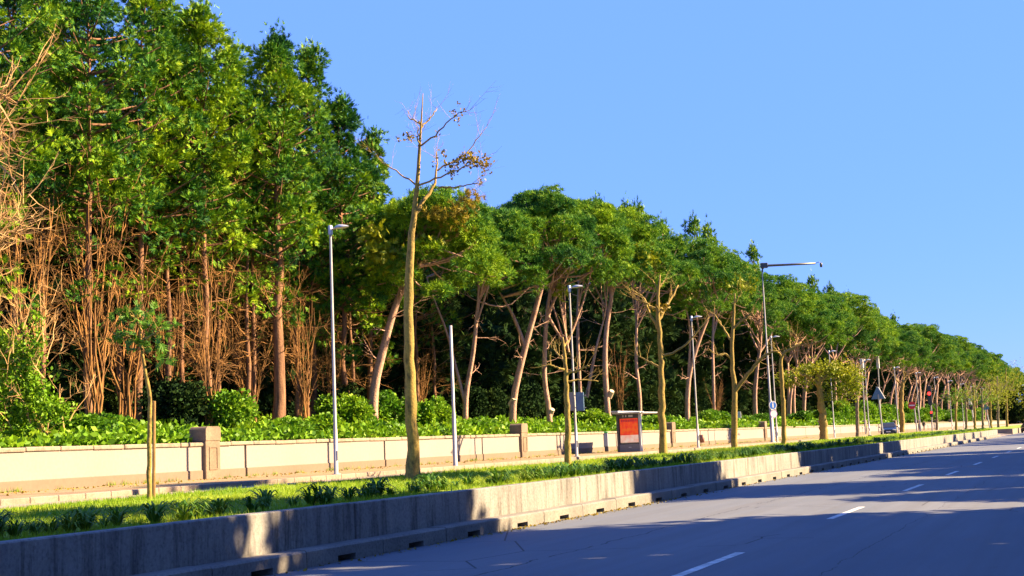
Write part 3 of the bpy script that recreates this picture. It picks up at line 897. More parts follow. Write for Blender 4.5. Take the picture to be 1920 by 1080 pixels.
# ------------------------------------------------------------------ umbrella pines with their own trunks
def pix_pine(name_seed, foot, X, path, crown, label, lean_depth=0.0, nclump=70, tr=0.24, knob=None, extra=(), rust=(), sprays=()):
    """trunk along a pixel path at the tree's own distance; crown (cx, cy, half width px, half height px)"""
    rng = np.random.default_rng(name_seed)
    b3 = gbase(foot, X); D = depth(b3); m = D / FPX
    root = empty('umbrella_pine', b3)
    tb, cb = MB(), MB()
    pts = [b3 - np.array([0, 0, 0.4])] + [at(x, y, D + lean_depth * i / len(path)) for i, (x, y) in enumerate(path)]
    pts = resample(np.array(pts) - b3, 14)
    rad = np.linspace(tr * 1.05, tr * 0.5, 14)
    tb.tube(pts, rad, 9)
    cx, cy, hw, hh = crown
    c = at(cx, cy, D + lean_depth) - b3
    starts = [pts[-1], pts[-2], pts[-3]]
    for i in range(5):
        a = 6.283 * i / 5 + rng.uniform(-0.4, 0.4)
        e = c + np.array([math.cos(a) * hw * m * 0.45, math.sin(a) * hw * m * 0.45, -0.1 * hh * m])
        s = pts[rng.integers(9, 14)]
        lp = resample([s, (s + e) / 2 + rng.normal(size=3) * 0.3, e], 7)
        tb.tube(lp, np.linspace(tr * 0.42, tr * 0.2, 7), 6)
        starts += [lp[3], lp[5], lp[6]]
    for ex in extra:                    # side limbs given as pixel paths
        lp = resample(np.array([at(x, y, D) for x, y in ex]) - b3, 9)
        tb.tube(lp, np.linspace(tr * 0.62, tr * 0.2, 9), 7)
        starts += [lp[-1], lp[-2]]
    pine_crown(cb, tb, starts, c - np.array([0, 0, hh * m * 0.80]), hw * m * 0.92, hw * m * 0.86, hh * m * 1.7, rng, nclump, 78, (0.24, 0.38))
    for i in range(7):
        p = pts[rng.integers(5, 13)]; a = rng.uniform(0, 6.283)
        twigs(tb, p, (math.cos(a), math.sin(a), rng.uniform(-0.1, 0.5)), rng.uniform(1.0, 2.4), 0.035, rng, 0, 3, 0.5)
    tb.build('trunk', M_BARKP, root, True)
    cb.build('crown', M_PINE, root)
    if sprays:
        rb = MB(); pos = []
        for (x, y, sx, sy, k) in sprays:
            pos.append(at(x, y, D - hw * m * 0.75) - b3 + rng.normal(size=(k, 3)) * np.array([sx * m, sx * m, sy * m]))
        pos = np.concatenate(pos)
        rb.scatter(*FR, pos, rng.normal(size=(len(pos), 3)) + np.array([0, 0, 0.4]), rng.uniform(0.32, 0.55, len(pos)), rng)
        rb.build('sunlit_sprays', M_SUNLIT_SPRAY, root)
    if rust:
        rb = MB(); pos = []
        for (x, y, sx, sy, k) in rust:
            pos.append(at(x, y, D - hw * m * 0.8) - b3 + rng.normal(size=(k, 3)) * np.array([sx * m, sx * m, sy * m]))
        pos = np.concatenate(pos)
        rb.scatter(*TU, pos, rng.normal(size=(len(pos), 3)) + np.array([0, 0, 0.4]), rng.uniform(0.22, 0.36, len(pos)), rng)
        rb.build('dead_needles', M_RUST, root)
    if knob:
        kb_ = MB(); kc = at(*knob, D) - b3
        kd = unit(-fw * 0.55 + rt * 0.35 + np.array([0, 0, 0.75]))
        kb_.tube([kc - kd * 0.35, kc, kc + kd * tr * 1.1], [tr * 0.95, tr * 0.85, tr * 0.78], 10)
        kb_.build('sawn_stump', M_CUT, root)
    return tag(root, label, 'tree', 'umbrella pines behind the wall')
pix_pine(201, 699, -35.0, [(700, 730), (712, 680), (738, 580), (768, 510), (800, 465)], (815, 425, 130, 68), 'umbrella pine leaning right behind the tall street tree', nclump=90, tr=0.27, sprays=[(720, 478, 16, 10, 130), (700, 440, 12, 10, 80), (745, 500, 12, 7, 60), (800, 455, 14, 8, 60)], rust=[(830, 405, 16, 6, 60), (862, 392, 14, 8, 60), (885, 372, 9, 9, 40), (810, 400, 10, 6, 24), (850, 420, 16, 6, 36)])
pix_pine(202, 872, -35.5, [(873, 740), (888, 660), (896, 570), (905, 520)], (925, 440, 95, 55), 'pine with slim V-forked trunk behind the plain grey pole', tr=0.18, extra=[[(871, 752), (855, 690), (835, 610), (812, 560), (800, 520)]])
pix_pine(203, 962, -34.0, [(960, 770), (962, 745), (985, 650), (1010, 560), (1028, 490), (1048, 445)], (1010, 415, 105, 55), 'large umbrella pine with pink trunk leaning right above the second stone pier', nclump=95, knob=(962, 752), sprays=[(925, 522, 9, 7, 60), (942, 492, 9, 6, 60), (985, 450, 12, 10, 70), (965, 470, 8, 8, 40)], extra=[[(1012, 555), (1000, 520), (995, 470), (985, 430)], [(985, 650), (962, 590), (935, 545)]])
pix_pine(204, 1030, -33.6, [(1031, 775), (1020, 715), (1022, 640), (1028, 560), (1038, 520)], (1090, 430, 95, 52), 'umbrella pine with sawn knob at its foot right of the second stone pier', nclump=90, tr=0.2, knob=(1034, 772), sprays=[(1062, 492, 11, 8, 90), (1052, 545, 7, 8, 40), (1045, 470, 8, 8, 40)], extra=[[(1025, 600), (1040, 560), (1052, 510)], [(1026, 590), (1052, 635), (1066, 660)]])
pix_pine(205, 1092, -36.0, [(1088, 740), (1083, 640), (1084, 560), (1090, 480)], (1145, 440, 85, 48), 'slim upright pine right behind the second street lamp', tr=0.16)
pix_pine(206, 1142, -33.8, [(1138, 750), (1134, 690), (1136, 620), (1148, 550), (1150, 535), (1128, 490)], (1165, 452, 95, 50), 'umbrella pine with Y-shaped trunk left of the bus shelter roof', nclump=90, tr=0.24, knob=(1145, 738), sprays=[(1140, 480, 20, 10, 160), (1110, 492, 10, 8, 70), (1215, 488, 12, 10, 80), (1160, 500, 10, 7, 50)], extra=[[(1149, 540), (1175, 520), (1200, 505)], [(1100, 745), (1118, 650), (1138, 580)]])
pix_pine(207, 1200, -36.0, [(1200, 740), (1192, 680), (1194, 610), (1192, 560)], (1225, 475, 80, 48), 'pine with grey upright trunk behind the pollarded street tree', tr=0.18)
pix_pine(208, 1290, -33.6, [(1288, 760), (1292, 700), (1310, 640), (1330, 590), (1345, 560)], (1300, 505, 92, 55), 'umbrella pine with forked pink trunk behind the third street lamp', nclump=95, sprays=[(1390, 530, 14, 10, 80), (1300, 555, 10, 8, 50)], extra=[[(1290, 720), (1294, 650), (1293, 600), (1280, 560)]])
pix_pine(209, 1418, -34.5, [(1416, 740), (1420, 690), (1428, 640), (1424, 600)], (1385, 545, 85, 50), 'umbrella pine behind the forked street tree', nclump=85, tr=0.2)
pix_pine(210, 1490, -34.0, [(1488, 740), (1493, 690), (1496, 650), (1490, 620)], (1480, 575, 75, 45), 'umbrella pine right of the tall pole with the long arm', nclump=80, tr=0.2)
pix_pine(211, 1340, -37.5, [(1338, 740), (1336, 640), (1340, 560)], (1350, 510, 70, 44), 'upright pine set back between the pollard and the forked street tree', tr=0.2)

# the row of pines running away to the right
pp = [umbrella_pine(61, 16.5, 5.2, (1.6, 0.6), 3.6, tr=0.21, nclump=84, ntuft=66), umbrella_pine(62, 15.4, 4.8, (2.4, -0.5), 3.4, tr=0.20, nclump=78, ntuft=66), umbrella_pine(63, 17.4, 5.6, (0.8, 1.2), 3.8, tr=0.22, nclump=88, ntuft=66), umbrella_pine(64, 15.6, 5.0, (2.9, 0.9), 3.5, tr=0.20, nclump=78, ntuft=66)]
for p_ in pp: remember(p_)
used = set(); rr = random.Random(5)
k = 0; y = 152.0
while y < 640:
    i = k % 4
    r = pp[i] if i not in used else copy_tree(pp[i])
    used.add(i)
    X = -34.0 - rr.uniform(0, 3.5)
    sv = rr.uniform(0.84, 1.08) * (1 + max(0, min(0.26, (y - 230) / 800)))
    place(r, (X, y, gz(X)), rr.uniform(-0.6, 0.6), (sv * rr.uniform(0.85, 1.1), sv * rr.uniform(0.85, 1.1), sv))
    if k < 14:
        lab = f'{ORD[k]} umbrella pine of the receding row past the yellow-leaved street tree'
    else:
        lab = 'small far umbrella pine in the row running to the right edge'
    tag(r, lab, 'tree', 'umbrella pines behind the wall')
    y += rr.uniform(6.0, 9.0) * (1 if y < 330 else 1.5)
    k += 1
# taller conifers showing above the pine crowns
cc = [conifer(71, 19.5, 0.3, 2.6, nb=70, nf=16, fs=(0.34, 0.6), dead=0, low=0), conifer(72, 18.5, 0.25, 2.4, nb=70, nf=16, fs=(0.34, 0.6), dead=0, low=0)]
for c_ in cc: remember(c_)
used = set()
PEAK = [(1140, -44, 392), (1196, -44, 398), (1217, -46, 402), (1262, -45, 432), (1322, -43, 428), (1348, -44, 440), (1432, -44, 478), (1540, -44, 533), (1574, -43, 550), (1605, -44, 562), (1660, -45, 590), (1690, -44, 602)]
for k, (px, X, ty) in enumerate(PEAK):
    i = k % 2
    r = cc[i] if i not in used else copy_tree(cc[i])
    used.add(i)
    b3 = gbase(px, X)
    Hh = topz(px, ty, X) - b3[2]
    place(r, b3, px * 0.3, (0.9, 0.9, Hh / (19.5, 18.5)[i]))
    tag(r, f'{ORD[k]} dark conifer top, from the left, poking above the umbrella pines', 'tree', 'conifer tops above the pines')

# ------------------------------------------------------------------ the deep wood
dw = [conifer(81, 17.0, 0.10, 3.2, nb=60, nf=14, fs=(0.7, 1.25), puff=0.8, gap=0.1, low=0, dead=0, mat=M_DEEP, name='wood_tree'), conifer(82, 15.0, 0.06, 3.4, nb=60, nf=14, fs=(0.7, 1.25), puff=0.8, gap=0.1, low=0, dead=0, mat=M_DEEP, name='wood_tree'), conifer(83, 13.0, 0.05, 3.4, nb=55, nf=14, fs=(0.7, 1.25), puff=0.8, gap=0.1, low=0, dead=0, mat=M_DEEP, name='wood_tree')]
for d_ in dw: remember(d_)
used = set(); rr = random.Random(17); k = 0
for row, (X0, step, y0, y1) in enumerate(((-43.5, 5.0, 38, 700), (-50, 5.0, 42, 700), (-58, 6.5, 50, 300))):
    y = y0
    while y < y1:
        i = rr.randrange(3)
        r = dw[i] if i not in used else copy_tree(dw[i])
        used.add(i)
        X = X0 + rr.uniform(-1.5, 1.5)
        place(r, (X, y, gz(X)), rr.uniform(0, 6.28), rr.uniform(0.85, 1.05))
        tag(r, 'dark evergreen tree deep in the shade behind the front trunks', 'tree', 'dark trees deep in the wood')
        y += step * rr.uniform(0.75, 1.25) * (1 if y < 200 else 1.8)
        k += 1

for k in range(16):                     # trees closing the view at the far end
    r = copy_tree(dw[k % 3])
    place(r, (-40 + k * 1.3 + rr.uniform(-1, 1), 505 + k * 4 + rr.uniform(-10, 30), 0.5), rr.uniform(0, 6.28), rr.uniform(0.7, 1.0))
    tag(r, 'far tree closing the view at the end of the road', 'tree', 'trees at the end of the road')
# ------------------------------------------------------------------ shrubs and ground cover on the bank
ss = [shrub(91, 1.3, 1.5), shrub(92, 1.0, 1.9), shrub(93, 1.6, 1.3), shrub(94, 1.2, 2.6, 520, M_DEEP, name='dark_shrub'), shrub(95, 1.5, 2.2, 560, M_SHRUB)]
for s_ in ss: remember(s_)
SHR = [(130, -33.5, 2, 1.0, 'low green shrub right of the ivy heap'), (215, -34, 0, 0.9, 'green shrub behind the stem of the staked sapling'), (420, -34.2, 4, 1.0, 'tall light green shrub behind the nearest stone pier'),
       (300, -36, 3, 1.0, 'dark shrub between bare stems right of the staked sapling'), (345, -35.5, 3, 1.1, 'dark shrub left of the nearest stone pier'),
       (545, -32.5, 2, 1.0, 'spreading shrub at the foot of the dark forked cypress'), (590, -32.2, 0, 1.0, 'bushy green shrub just left of the first street lamp'), (650, -35, 4, 1.0, 'green shrub right of the first street lamp'),
       (635, -36.5, 3, 1.2, 'dark glossy shrub in shade right of the first street lamp'), (745, -35, 1, 1.25, 'yellow-green shrub left of the tall street tree'), (800, -34.5, 1, 1.1, 'yellow-green shrub right of the tall street tree'), (830, -34.5, 4, 0.75, 'shrub left of the plain grey pole'),
       (880, -32.3, 2, 0.95, 'low shrub at the wall right of the plain grey pole'), (915, -32.4, 0, 0.9, 'rounded shrub left of the second stone pier'), (1100, -33, 1, 1.1, 'bright shrub right of the second street lamp'), (1125, -32.2, 0, 1.1, 'bright shrub left of the bus shelter'),
       (1075, -36, 3, 1.1, 'dark shrub behind the second street lamp'), (1222, -32.5, 2, 1.2, 'shrub showing through the bus shelter'), (1240, -32.6, 0, 1.0, 'shrub behind the pollarded street tree'), (1330, -33, 4, 1.1, 'tall bright shrub right of the third street lamp'), (1352, -33, 0, 1.3, 'bright shrub left of the forked street tree'),
       (1405, -33, 2, 1.2, 'bright shrub right of the forked street tree'), (1425, -33, 4, 0.9, 'bright shrub left of the pole with two round signs'), (1493, -32.8, 0, 1.5, 'round shrub left of the yellow-leaved street tree'), (1580, -33, 2, 1.5, 'shrub right of the yellow-leaved street tree')]
used = set()
for px, X, k, sc, lab in SHR:
    r = ss[k] if k not in used else copy_tree(ss[k])
    used.add(k)
    place(r, gbase(px, X) - np.array([0, 0, 0.05]), px * 1.3, (sc * 0.85, sc * 0.85, sc * (0.62 if X > -34.1 else 0.8)))
    tag(r, lab, 'shrub', 'shrubs on the bank')
rr = random.Random(23)
for k in range(34):
    r = copy_tree(ss[(0, 2, 4)[k % 3]])
    y = 175 + k * 8.0 + rr.uniform(-2, 2)
    X = -32.3 - rr.uniform(0, 1.5)
    place(r, (X, y, gz(X)), rr.uniform(0, 6), rr.uniform(1.1, 1.7))
    tag(r, 'small far shrub on the bank towards the far end of the wall', 'shrub', 'shrubs on the bank')
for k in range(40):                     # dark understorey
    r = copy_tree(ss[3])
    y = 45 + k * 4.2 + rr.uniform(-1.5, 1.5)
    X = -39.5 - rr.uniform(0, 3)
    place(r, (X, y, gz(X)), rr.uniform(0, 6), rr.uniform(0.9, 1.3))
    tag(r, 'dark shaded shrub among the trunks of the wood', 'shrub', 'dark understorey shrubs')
# ivy heap at the left
b3 = gbase(10, -33.2); D = depth(b3); rng = np.random.default_rng(96); r = empty('ivy_heap', b3)
cb, wb, pos = MB(), MB(), []
for (x, y, sx, sy, k) in ((-30, 650, 30, 30, 240), (15, 655, 22, 24, 170), (-10, 720, 36, 30, 260), (45, 690, 18, 24, 130), (60, 735, 24, 22, 190), (95, 770, 24, 14, 150), (20, 775, 45, 16, 260), (70, 650, 9, 26, 40), (62, 600, 7, 18, 20)):
    m_ = D / FPX
    c = at(x, y, D + rng.uniform(-0.6, 0.8)) - b3
    pos.append(c + rng.normal(size=(k, 3)) * np.array([sx * m_, sx * m_ * 0.9, sy * m_]) * 0.75)
    for q in range(5):
        twigs(wb, c + rng.normal(size=3) * 0.4 - np.array([0, 0, 0.5]), (rng.normal() * 0.5, rng.normal() * 0.5, 1.0), rng.uniform(0.9, 1.9), 0.022, rng, 0, 5, 0.7)
pos = np.concatenate(pos)
cb.scatter(*LF, pos, rng.normal(size=(len(pos), 3)) + np.array([0.4, 0, 0.4]), rng.uniform(0.11, 0.24, len(pos)), rng)
cb.build('ivy_leaves', M_COVER, r); wb.build('twigs', M_TWIGP, r)
tag(r, 'loose yellow-green ivy-covered heap at the left edge behind the wall', 'ivy')
# ground cover
rng = np.random.default_rng(3); mb = MB()
n = 15000
yy = 27 + 210 * rng.uniform(0, 1, n) ** 1.7
xx = -30.45 - 7.5 * rng.uniform(0, 1, n) ** 1.15
hump = 0.16 + 0.16 * np.sin(yy * 1.1 + xx) * np.sin(yy * 0.43)
zz = np.array([gz(x) for x in xx]) + hump * rng.uniform(0, 1.6, n)
dirs = rng.normal(size=(n, 3)) * 0.5 + np.array([0.3, 0, 1])
mb.scatter(*LF, np.stack([xx, yy, zz], 1), dirs, rng.uniform(0.18, 0.32, n) * (1 + yy / 200), rng)
tag(mb.build('ground_cover', M_COVER), 'bright green leafy ground cover on the bank above the wall', 'ground cover', kind='stuff')

# ------------------------------------------------------------------ grass and border plants on the strip
def blade_proto(seed, k=5, w=0.05):
    r = np.random.default_rng(seed); v, f = [], []
    for i in range(k):
        a = r.uniform(0, 6.283); o_ = np.array([math.cos(a), 0, math.sin(a)]) * r.uniform(0.1, 0.55)
        p = np.array([r.uniform(-0.3, 0.3), 0, r.uniform(-0.3, 0.3)])
        s = np.array([-math.sin(a), 0, math.cos(a)]) * w
        h = r.uniform(0.6, 1.0); b = len(v)
        v.extend([p - s, p + s, p + o_ + np.array([0, h, 0])]); f.append((b, b + 1, b + 2))
    return np.array(v), np.array(f)
rng = np.random.default_rng(8); mb = MB()
n = 50000
yy = 11 + 167 * rng.uniform(0, 1, n) ** 2.1
xx = rng.uniform(-20.93, -12.0, n)
pos = np.stack([xx, yy, 0.835 + 0.02 * np.sin(xx * 1.7 + yy * 0.4)], 1)
mb.scatter(*blade_proto(1), pos, rng.normal(size=(n, 3)) * 0.12 + np.array([0, 0, 1]), rng.uniform(0.05, 0.12, n) * (1 + yy / 90), rng)
tag(mb.build('grass', M_GRASS), 'sunlit yellow-green grass on the planted strip', 'grass', kind='stuff')
def strap_plant(seed, R=0.42, k=34):
    rng = np.random.default_rng(seed); mb = MB()
    root = empty('strap_leaved_plant')
    for i in range(k):
        a = rng.uniform(0, 6.283); L = R * rng.uniform(0.6, 1.1); h = rng.uniform(0.22, 0.46)
        o_ = np.array([math.cos(a), math.sin(a), 0]); s = np.array([-math.sin(a), math.cos(a), 0])
        p = o_ * 0.04
        q = [p, p + o_ * L * 0.35 + np.array([0, 0, h * 0.8]), p + o_ * L * 0.75 + np.array([0, 0, h]), p + o_ * L * 1.15 + np.array([0, 0, h * rng.uniform(0.5, 0.95)])]
        w = (0.018, 0.026, 0.02, 0.002)
        v = [u_ for c_, ww in zip(q, w) for u_ in (c_ - s * ww, c_ + s * ww)]
        mb.raw(v, [(0, 1, 3, 2), (2, 3, 5, 4), (4, 5, 7, 6)])
    mb.build('leaves', M_STRAP, root)
    return root
st = [strap_plant(101), strap_plant(102, 0.5, 40), strap_plant(103, 0.36, 26)]
for s_ in st: remember(s_)
used = set(); rr = random.Random(55); y = 11.6; k = 0
while y < 176:
    i = rr.randrange(3)
    r = st[i] if i not in used else copy_tree(st[i])
    used.add(i)
    place(r, (-12.45 - rr.uniform(0, 0.5), y, 0.82), rr.uniform(0, 6.28), rr.choice((0.45, 0.55, 0.65, 0.75, 0.9)) * (1.1 if y > 60 else 1))
    tag(r, 'clump of dark strap leaves in the border along the barrier top', 'plant', 'strap-leaved plants along the barrier')
    y += rr.choice((0.22, 0.3, 0.4, 0.6)) * (1 if y < 60 else 2.3)
    k += 1

# ------------------------------------------------------------------ street trees on the strip
def street_tree(foot, trunk, limbs, label, bark=None, seed=1, twig=(), leaves=(), leafmat_=None, zb=0.84, lproto=None, lsz=(0.14, 0.3), ntw=4, tl=(0.5, 1.1), name='street_tree', group='street trees on the grass strip'):
    """foot pixel on the strip; trunk and limbs as (px, py, radius px) paths at the tree's own distance"""
    rng = np.random.default_rng(seed)
    b3 = onz(foot[0], foot[1], zb); D = depth(b3); m = D / FPX
    root = empty(name, b3)
    def path(q, n, off=0.0):
        pts = np.array([at(x, y, D + off * i / max(1, len(q) - 1)) for i, (x, y, w_) in enumerate(q)]) - b3
        s = np.concatenate([[0], np.cumsum(np.linalg.norm(np.diff(pts, axis=0), axis=1))])
        rr_ = np.interp(np.linspace(0, s[-1], n), s, [w_ * m for *_, w_ in q])
        return resample(pts, n), rr_
    tb = MB()
    q = [(foot[0], foot[1] + 6, trunk[0][2] * 1.2)] + list(trunk)
    pts, rad = path(q, 26)
    pts = pts + rng.normal(size=pts.shape) * (rad * 0.12)[:, None] * (np.arange(26) > 0)[:, None]
    tb.tube(pts, rad * rng.uniform(0.93, 1.07, 26), 10)
    tb.build('trunk', bark or M_BARKM, root, True)
    tips = []
    for li, lm in enumerate(limbs):
        bb = MB()
        lp, lr = path(lm, 12, rng.uniform(-1.2, 1.2))
        lp = lp + rng.normal(size=lp.shape) * 0.02
        bb.tube(lp, lr, 7)
        for j in range(ntw):
            i = rng.integers(5, 12)
            d = unit(lp[-1] - lp[-4])
            twigs(bb, lp[i], d * 0.8 + rng.normal(size=3) * 0.55 + np.array([0, 0, 0.35]), rng.uniform(*tl), max(0.007, lr[-1] * 0.6), rng, 1, 5, 0.7)
        tips += [lp[-1], lp[-3], lp[-5]]
        bb.build('branch', bark or M_BARKM, root, True)
    if twig:
        bb = MB()
        for (x, y, dx, dy, L) in twig:
            p = at(x, y, D) - b3
            d = (at(x + dx, y + dy, D) - at(x, y, D))
            twigs(bb, p, d + rng.normal(size=3) * 0.15 * np.linalg.norm(d), L, 0.016, rng, 0, 4, 0.6)
        bb.build('twigs', bark or M_BARKM, root)
    if leaves:
        lb = MB(); pos = []
        for (x, y, sx, sy, k) in leaves:
            c = at(x, y, D) - b3
            off = rng.normal(size=(k, 3)) * np.array([sx * m, sx * m, sy * m])
            pos.append(c + off)
        pos = np.concatenate(pos)
        lb.scatter(*(lproto or LF), pos, rng.normal(size=(len(pos), 3)) + np.array([0, 0, 0.3]), rng.uniform(*lsz, len(pos)), rng)
        lb.build('leaves', leafmat_ or M_RUST, root)
    return tag(root, label, 'tree', group)

# staked sapling
sap = street_tree((281, 937), [(280, 900, 4.6), (280, 820, 4.2), (282, 745, 3.8), (272, 695, 3.2), (265, 655, 2.8), (262, 615, 2.5), (262, 585, 1.5)],
            [[(268, 655, 2.5), (252, 640, 2), (235, 625, 1)], [(265, 640, 2.5), (285, 628, 2), (302, 615, 1)], [(262, 620, 2), (255, 600, 1.5), (245, 590, 1)]],
            'small wavy-stemmed sapling with a dark leafy head, tied to a stake', M_BARKM, 301, leaves=[(264, 584, 18, 6, 22), (236, 596, 13, 6, 16), (300, 612, 14, 6, 22), (244, 640, 22, 7, 18), (292, 650, 17, 7, 18), (265, 615, 20, 12, 12), (226, 632, 9, 6, 10), (296, 672, 11, 6, 9)], leafmat_=M_SAPL, lproto=FR, lsz=(0.16, 0.34), ntw=3, tl=(0.2, 0.4), name='staked_sapling')
b3 = onz(288, 935, 0.84); D = depth(b3)
mb = MB(); mb.tube([(0, 0, -0.3), tuple(at(289, 752, D) - b3)], [0.04, 0.036], 8)
tag(mb.build('wooden_stake', M_STAKE, loc=b3), 'round wooden stake beside the wavy-stemmed sapling', 'stake')
# the tall bare tree
street_tree((775, 900), [(774, 860, 12), (770, 760, 11.3), (766, 640, 9.8), (766, 540, 8.6), (770, 460, 7), (778, 400, 5.6), (783, 345, 4), (786, 290, 3), (790, 235, 2), (793, 175, 0.7)],
            [[(777, 402, 4.6), (792, 380, 4), (806, 362, 3.4), (815, 344, 2.6), (819, 316, 1.8), (820, 285, 0.9)],
             [(784, 348, 2.2), (808, 338, 1.8), (835, 328, 1.5), (870, 312, 1.2), (903, 298, 0.6)],
             [(818, 318, 1.8), (845, 306, 1.5), (873, 289, 1.2), (893, 262, 0.9), (912, 237, 0.5)],
             [(790, 272, 1.9), (812, 258, 1.6), (834, 236, 1.3), (856, 212, 0.9), (882, 209, 0.5)],
             [(783, 347, 1.9), (757, 332, 1.6), (731, 317, 1.2), (712, 300, 0.8), (698, 286, 0.5)],
             [(789, 236, 1.8), (778, 224, 1.4), (764, 219, 0.9)],
             [(787, 282, 1.8), (784, 262, 1.4), (783, 240, 0.9)],
             [(790, 240, 1.8), (806, 222, 1.4), (820, 204, 0.8)],
             [(822, 352, 2), (858, 352, 1.5), (895, 342, 0.8)]],
            'tall nearly bare street tree with mossy trunk and few rusty leaves', M_BARKM, 302,
            leaves=[(874, 299, 8, 5, 26), (892, 306, 8, 4, 16), (853, 308, 5, 4, 10), (846, 322, 4, 4, 8), (760, 258, 9, 6, 9), (862, 214, 12, 8, 8), (906, 300, 8, 8, 8), (905, 330, 9, 9, 8), (824, 290, 14, 14, 7)], lsz=(0.07, 0.16), ntw=6, tl=(0.35, 0.9), name='tall_street_tree')
# thin bare one before the second lamp
street_tree((1066, 873), [(1065, 850, 6), (1064, 780, 5.5), (1062, 720, 4.5), (1059, 670, 3.5), (1055, 632, 2)],
            [[(1061, 695, 2.5), (1045, 690, 2), (1030, 684, 1)], [(1062, 700, 2.5), (1085, 695, 2), (1104, 684, 1)], [(1060, 680, 2), (1046, 664, 1.6), (1038, 655, 0.8)], [(1063, 715, 2), (1085, 712, 1.5), (1122, 714, 0.8)], [(1057, 650, 2), (1066, 640, 1.4), (1070, 628, 0.7)]],
            'thin bare street tree in front of the second street lamp', M_BARKM, 303, ntw=4)
street_tree((1244, 852), [(1243, 835, 7), (1241, 770, 6.5), (1240, 700, 5.5), (1238, 640, 4.5), (1233, 590, 4), (1234, 550, 3), (1237, 515, 1.6)],
            [[(1237, 620, 3), (1218, 590, 2.6), (1208, 560, 2), (1190, 545, 1)], [(1236, 600, 3), (1255, 565, 2.4), (1272, 535, 1.2)], [(1235, 585, 2.5), (1212, 568, 1.8), (1188, 560, 0.9)], [(1239, 690, 2.5), (1222, 680, 2), (1196, 668, 1)], [(1234, 548, 2), (1228, 532, 1.4), (1222, 524, 0.7)], [(1235, 540, 2), (1243, 530, 1.3), (1248, 522, 0.7)], [(1240, 668, 2.5), (1278, 655, 2), (1310, 620, 1.4), (1330, 595, 0.8)]],
            'pollarded bare street tree right of the bus shelter', M_BARKM, 304, ntw=5, leaves=[(1241, 578, 8, 6, 14)])
street_tree((1377, 841), [(1377, 828, 6), (1377, 780, 5.5), (1378, 735, 5), (1373, 690, 4), (1372, 640, 3.4), (1376, 590, 2.6), (1378, 550, 1.3)],
            [[(1378, 735, 4), (1398, 705, 3.6), (1418, 682, 3.2), (1435, 664, 2.6), (1458, 657, 1.2)], [(1372, 672, 2.5), (1358, 663, 2), (1340, 668, 1.2)], [(1373, 645, 2.5), (1355, 612, 1.8), (1340, 590, 1)], [(1375, 615, 2.4), (1395, 598, 1.8), (1412, 585, 1)], [(1377, 570, 1.6), (1386, 556, 1), (1390, 545, 0.6)]],
            'bare street tree forking low into a Y', M_BARKM, 305, ntw=5)
street_tree((1470, 835), [(1470, 825, 4.6), (1469, 770, 4.2), (1466, 720, 3.8), (1463, 680, 3.4), (1466, 664, 3), (1480, 656, 2.6), (1492, 650, 2), (1503, 641, 1)],
            [[(1466, 668, 2), (1458, 660, 1.5), (1450, 650, 0.8)], [(1483, 655, 1.6), (1480, 640, 1.2), (1484, 625, 0.6)], [(1490, 652, 1.5), (1494, 640, 1), (1493, 628, 0.6)]],
            'slim bare street tree with its top bent over to the right', M_BARKM, 306, ntw=4)
street_tree((1544, 825), [(1544, 815, 7.5), (1541, 770, 6.8), (1537, 735, 6), (1534, 705, 5), (1536, 690, 3.5)],
            [[(1537, 725, 4), (1515, 705, 3), (1492, 700, 1.4)], [(1536, 715, 4), (1560, 700, 3), (1590, 705, 1.4)], [(1535, 700, 3), (1548, 688, 2), (1560, 680, 1)]],
            'street tree with yellow-green umbrella crown and thick trunk', M_BARKM, 307, leafmat_=M_YELLOW,
            leaves=[(1494, 704, 16, 6, 90), (1522, 692, 14, 5, 80), (1548, 686, 14, 6, 70), (1568, 697, 16, 9, 140), (1588, 706, 13, 10, 150), (1602, 722, 8, 12, 80), (1576, 736, 12, 11, 90), (1480, 717, 10, 5, 40), (1553, 744, 8, 8, 22), (1512, 718, 10, 6, 22)], lsz=(0.2, 0.36), ntw=3)
street_tree((1608, 820), [(1608, 810, 3.4), (1607, 760, 3), (1606, 710, 2.4), (1605, 680, 1.4)], [[(1606, 705, 1.6), (1600, 690, 1), (1594, 680, 0.6)], [(1606, 700, 1.6), (1613, 688, 1), (1618, 678, 0.6)]],
            'thin street tree right of the yellow-green crown', M_BARKG, 308, leafmat_=M_RUST, leaves=[(1606, 705, 6, 14, 30)], ntw=3)
street_tree((1692, 811), [(1692, 803, 4.6), (1690, 770, 4.2), (1690, 740, 3.8), (1693, 718, 2.6), (1692, 712, 2)], [[(1692, 722, 2.2), (1698, 712, 1.6), (1704, 706, 0.8)], [(1691, 726, 2), (1684, 716, 1.5), (1678, 708, 0.8)], [(1693, 716, 1.6), (1695, 704, 1.2), (1693, 696, 0.6)]],
            'thick yellow-barked street tree right beside the parked car', M_BARKM, 309, ntw=5)
FAR = [(1757, 807, 735, 0), (1793, 806, 720, 1), (1812, 805, 716, 2), (1828, 804, 722, 0), (1843, 803, 725, 1), (1858, 802, 720, 1), (1872, 801, 705, 1), (1888, 800, 690, 1)]
fl = ['leafless street tree beyond the traffic light', 'street tree with small green crown right of the traffic light', 'slender leafy street tree among the far lamps', 'bare far street tree at the end of the lamps', 'green leafy far street tree near the end of the barrier', 'leafy street tree above the end of the barrier', 'leafy yellow-green street tree past the end of the barrier', 'large yellow-green street tree near the right edge']
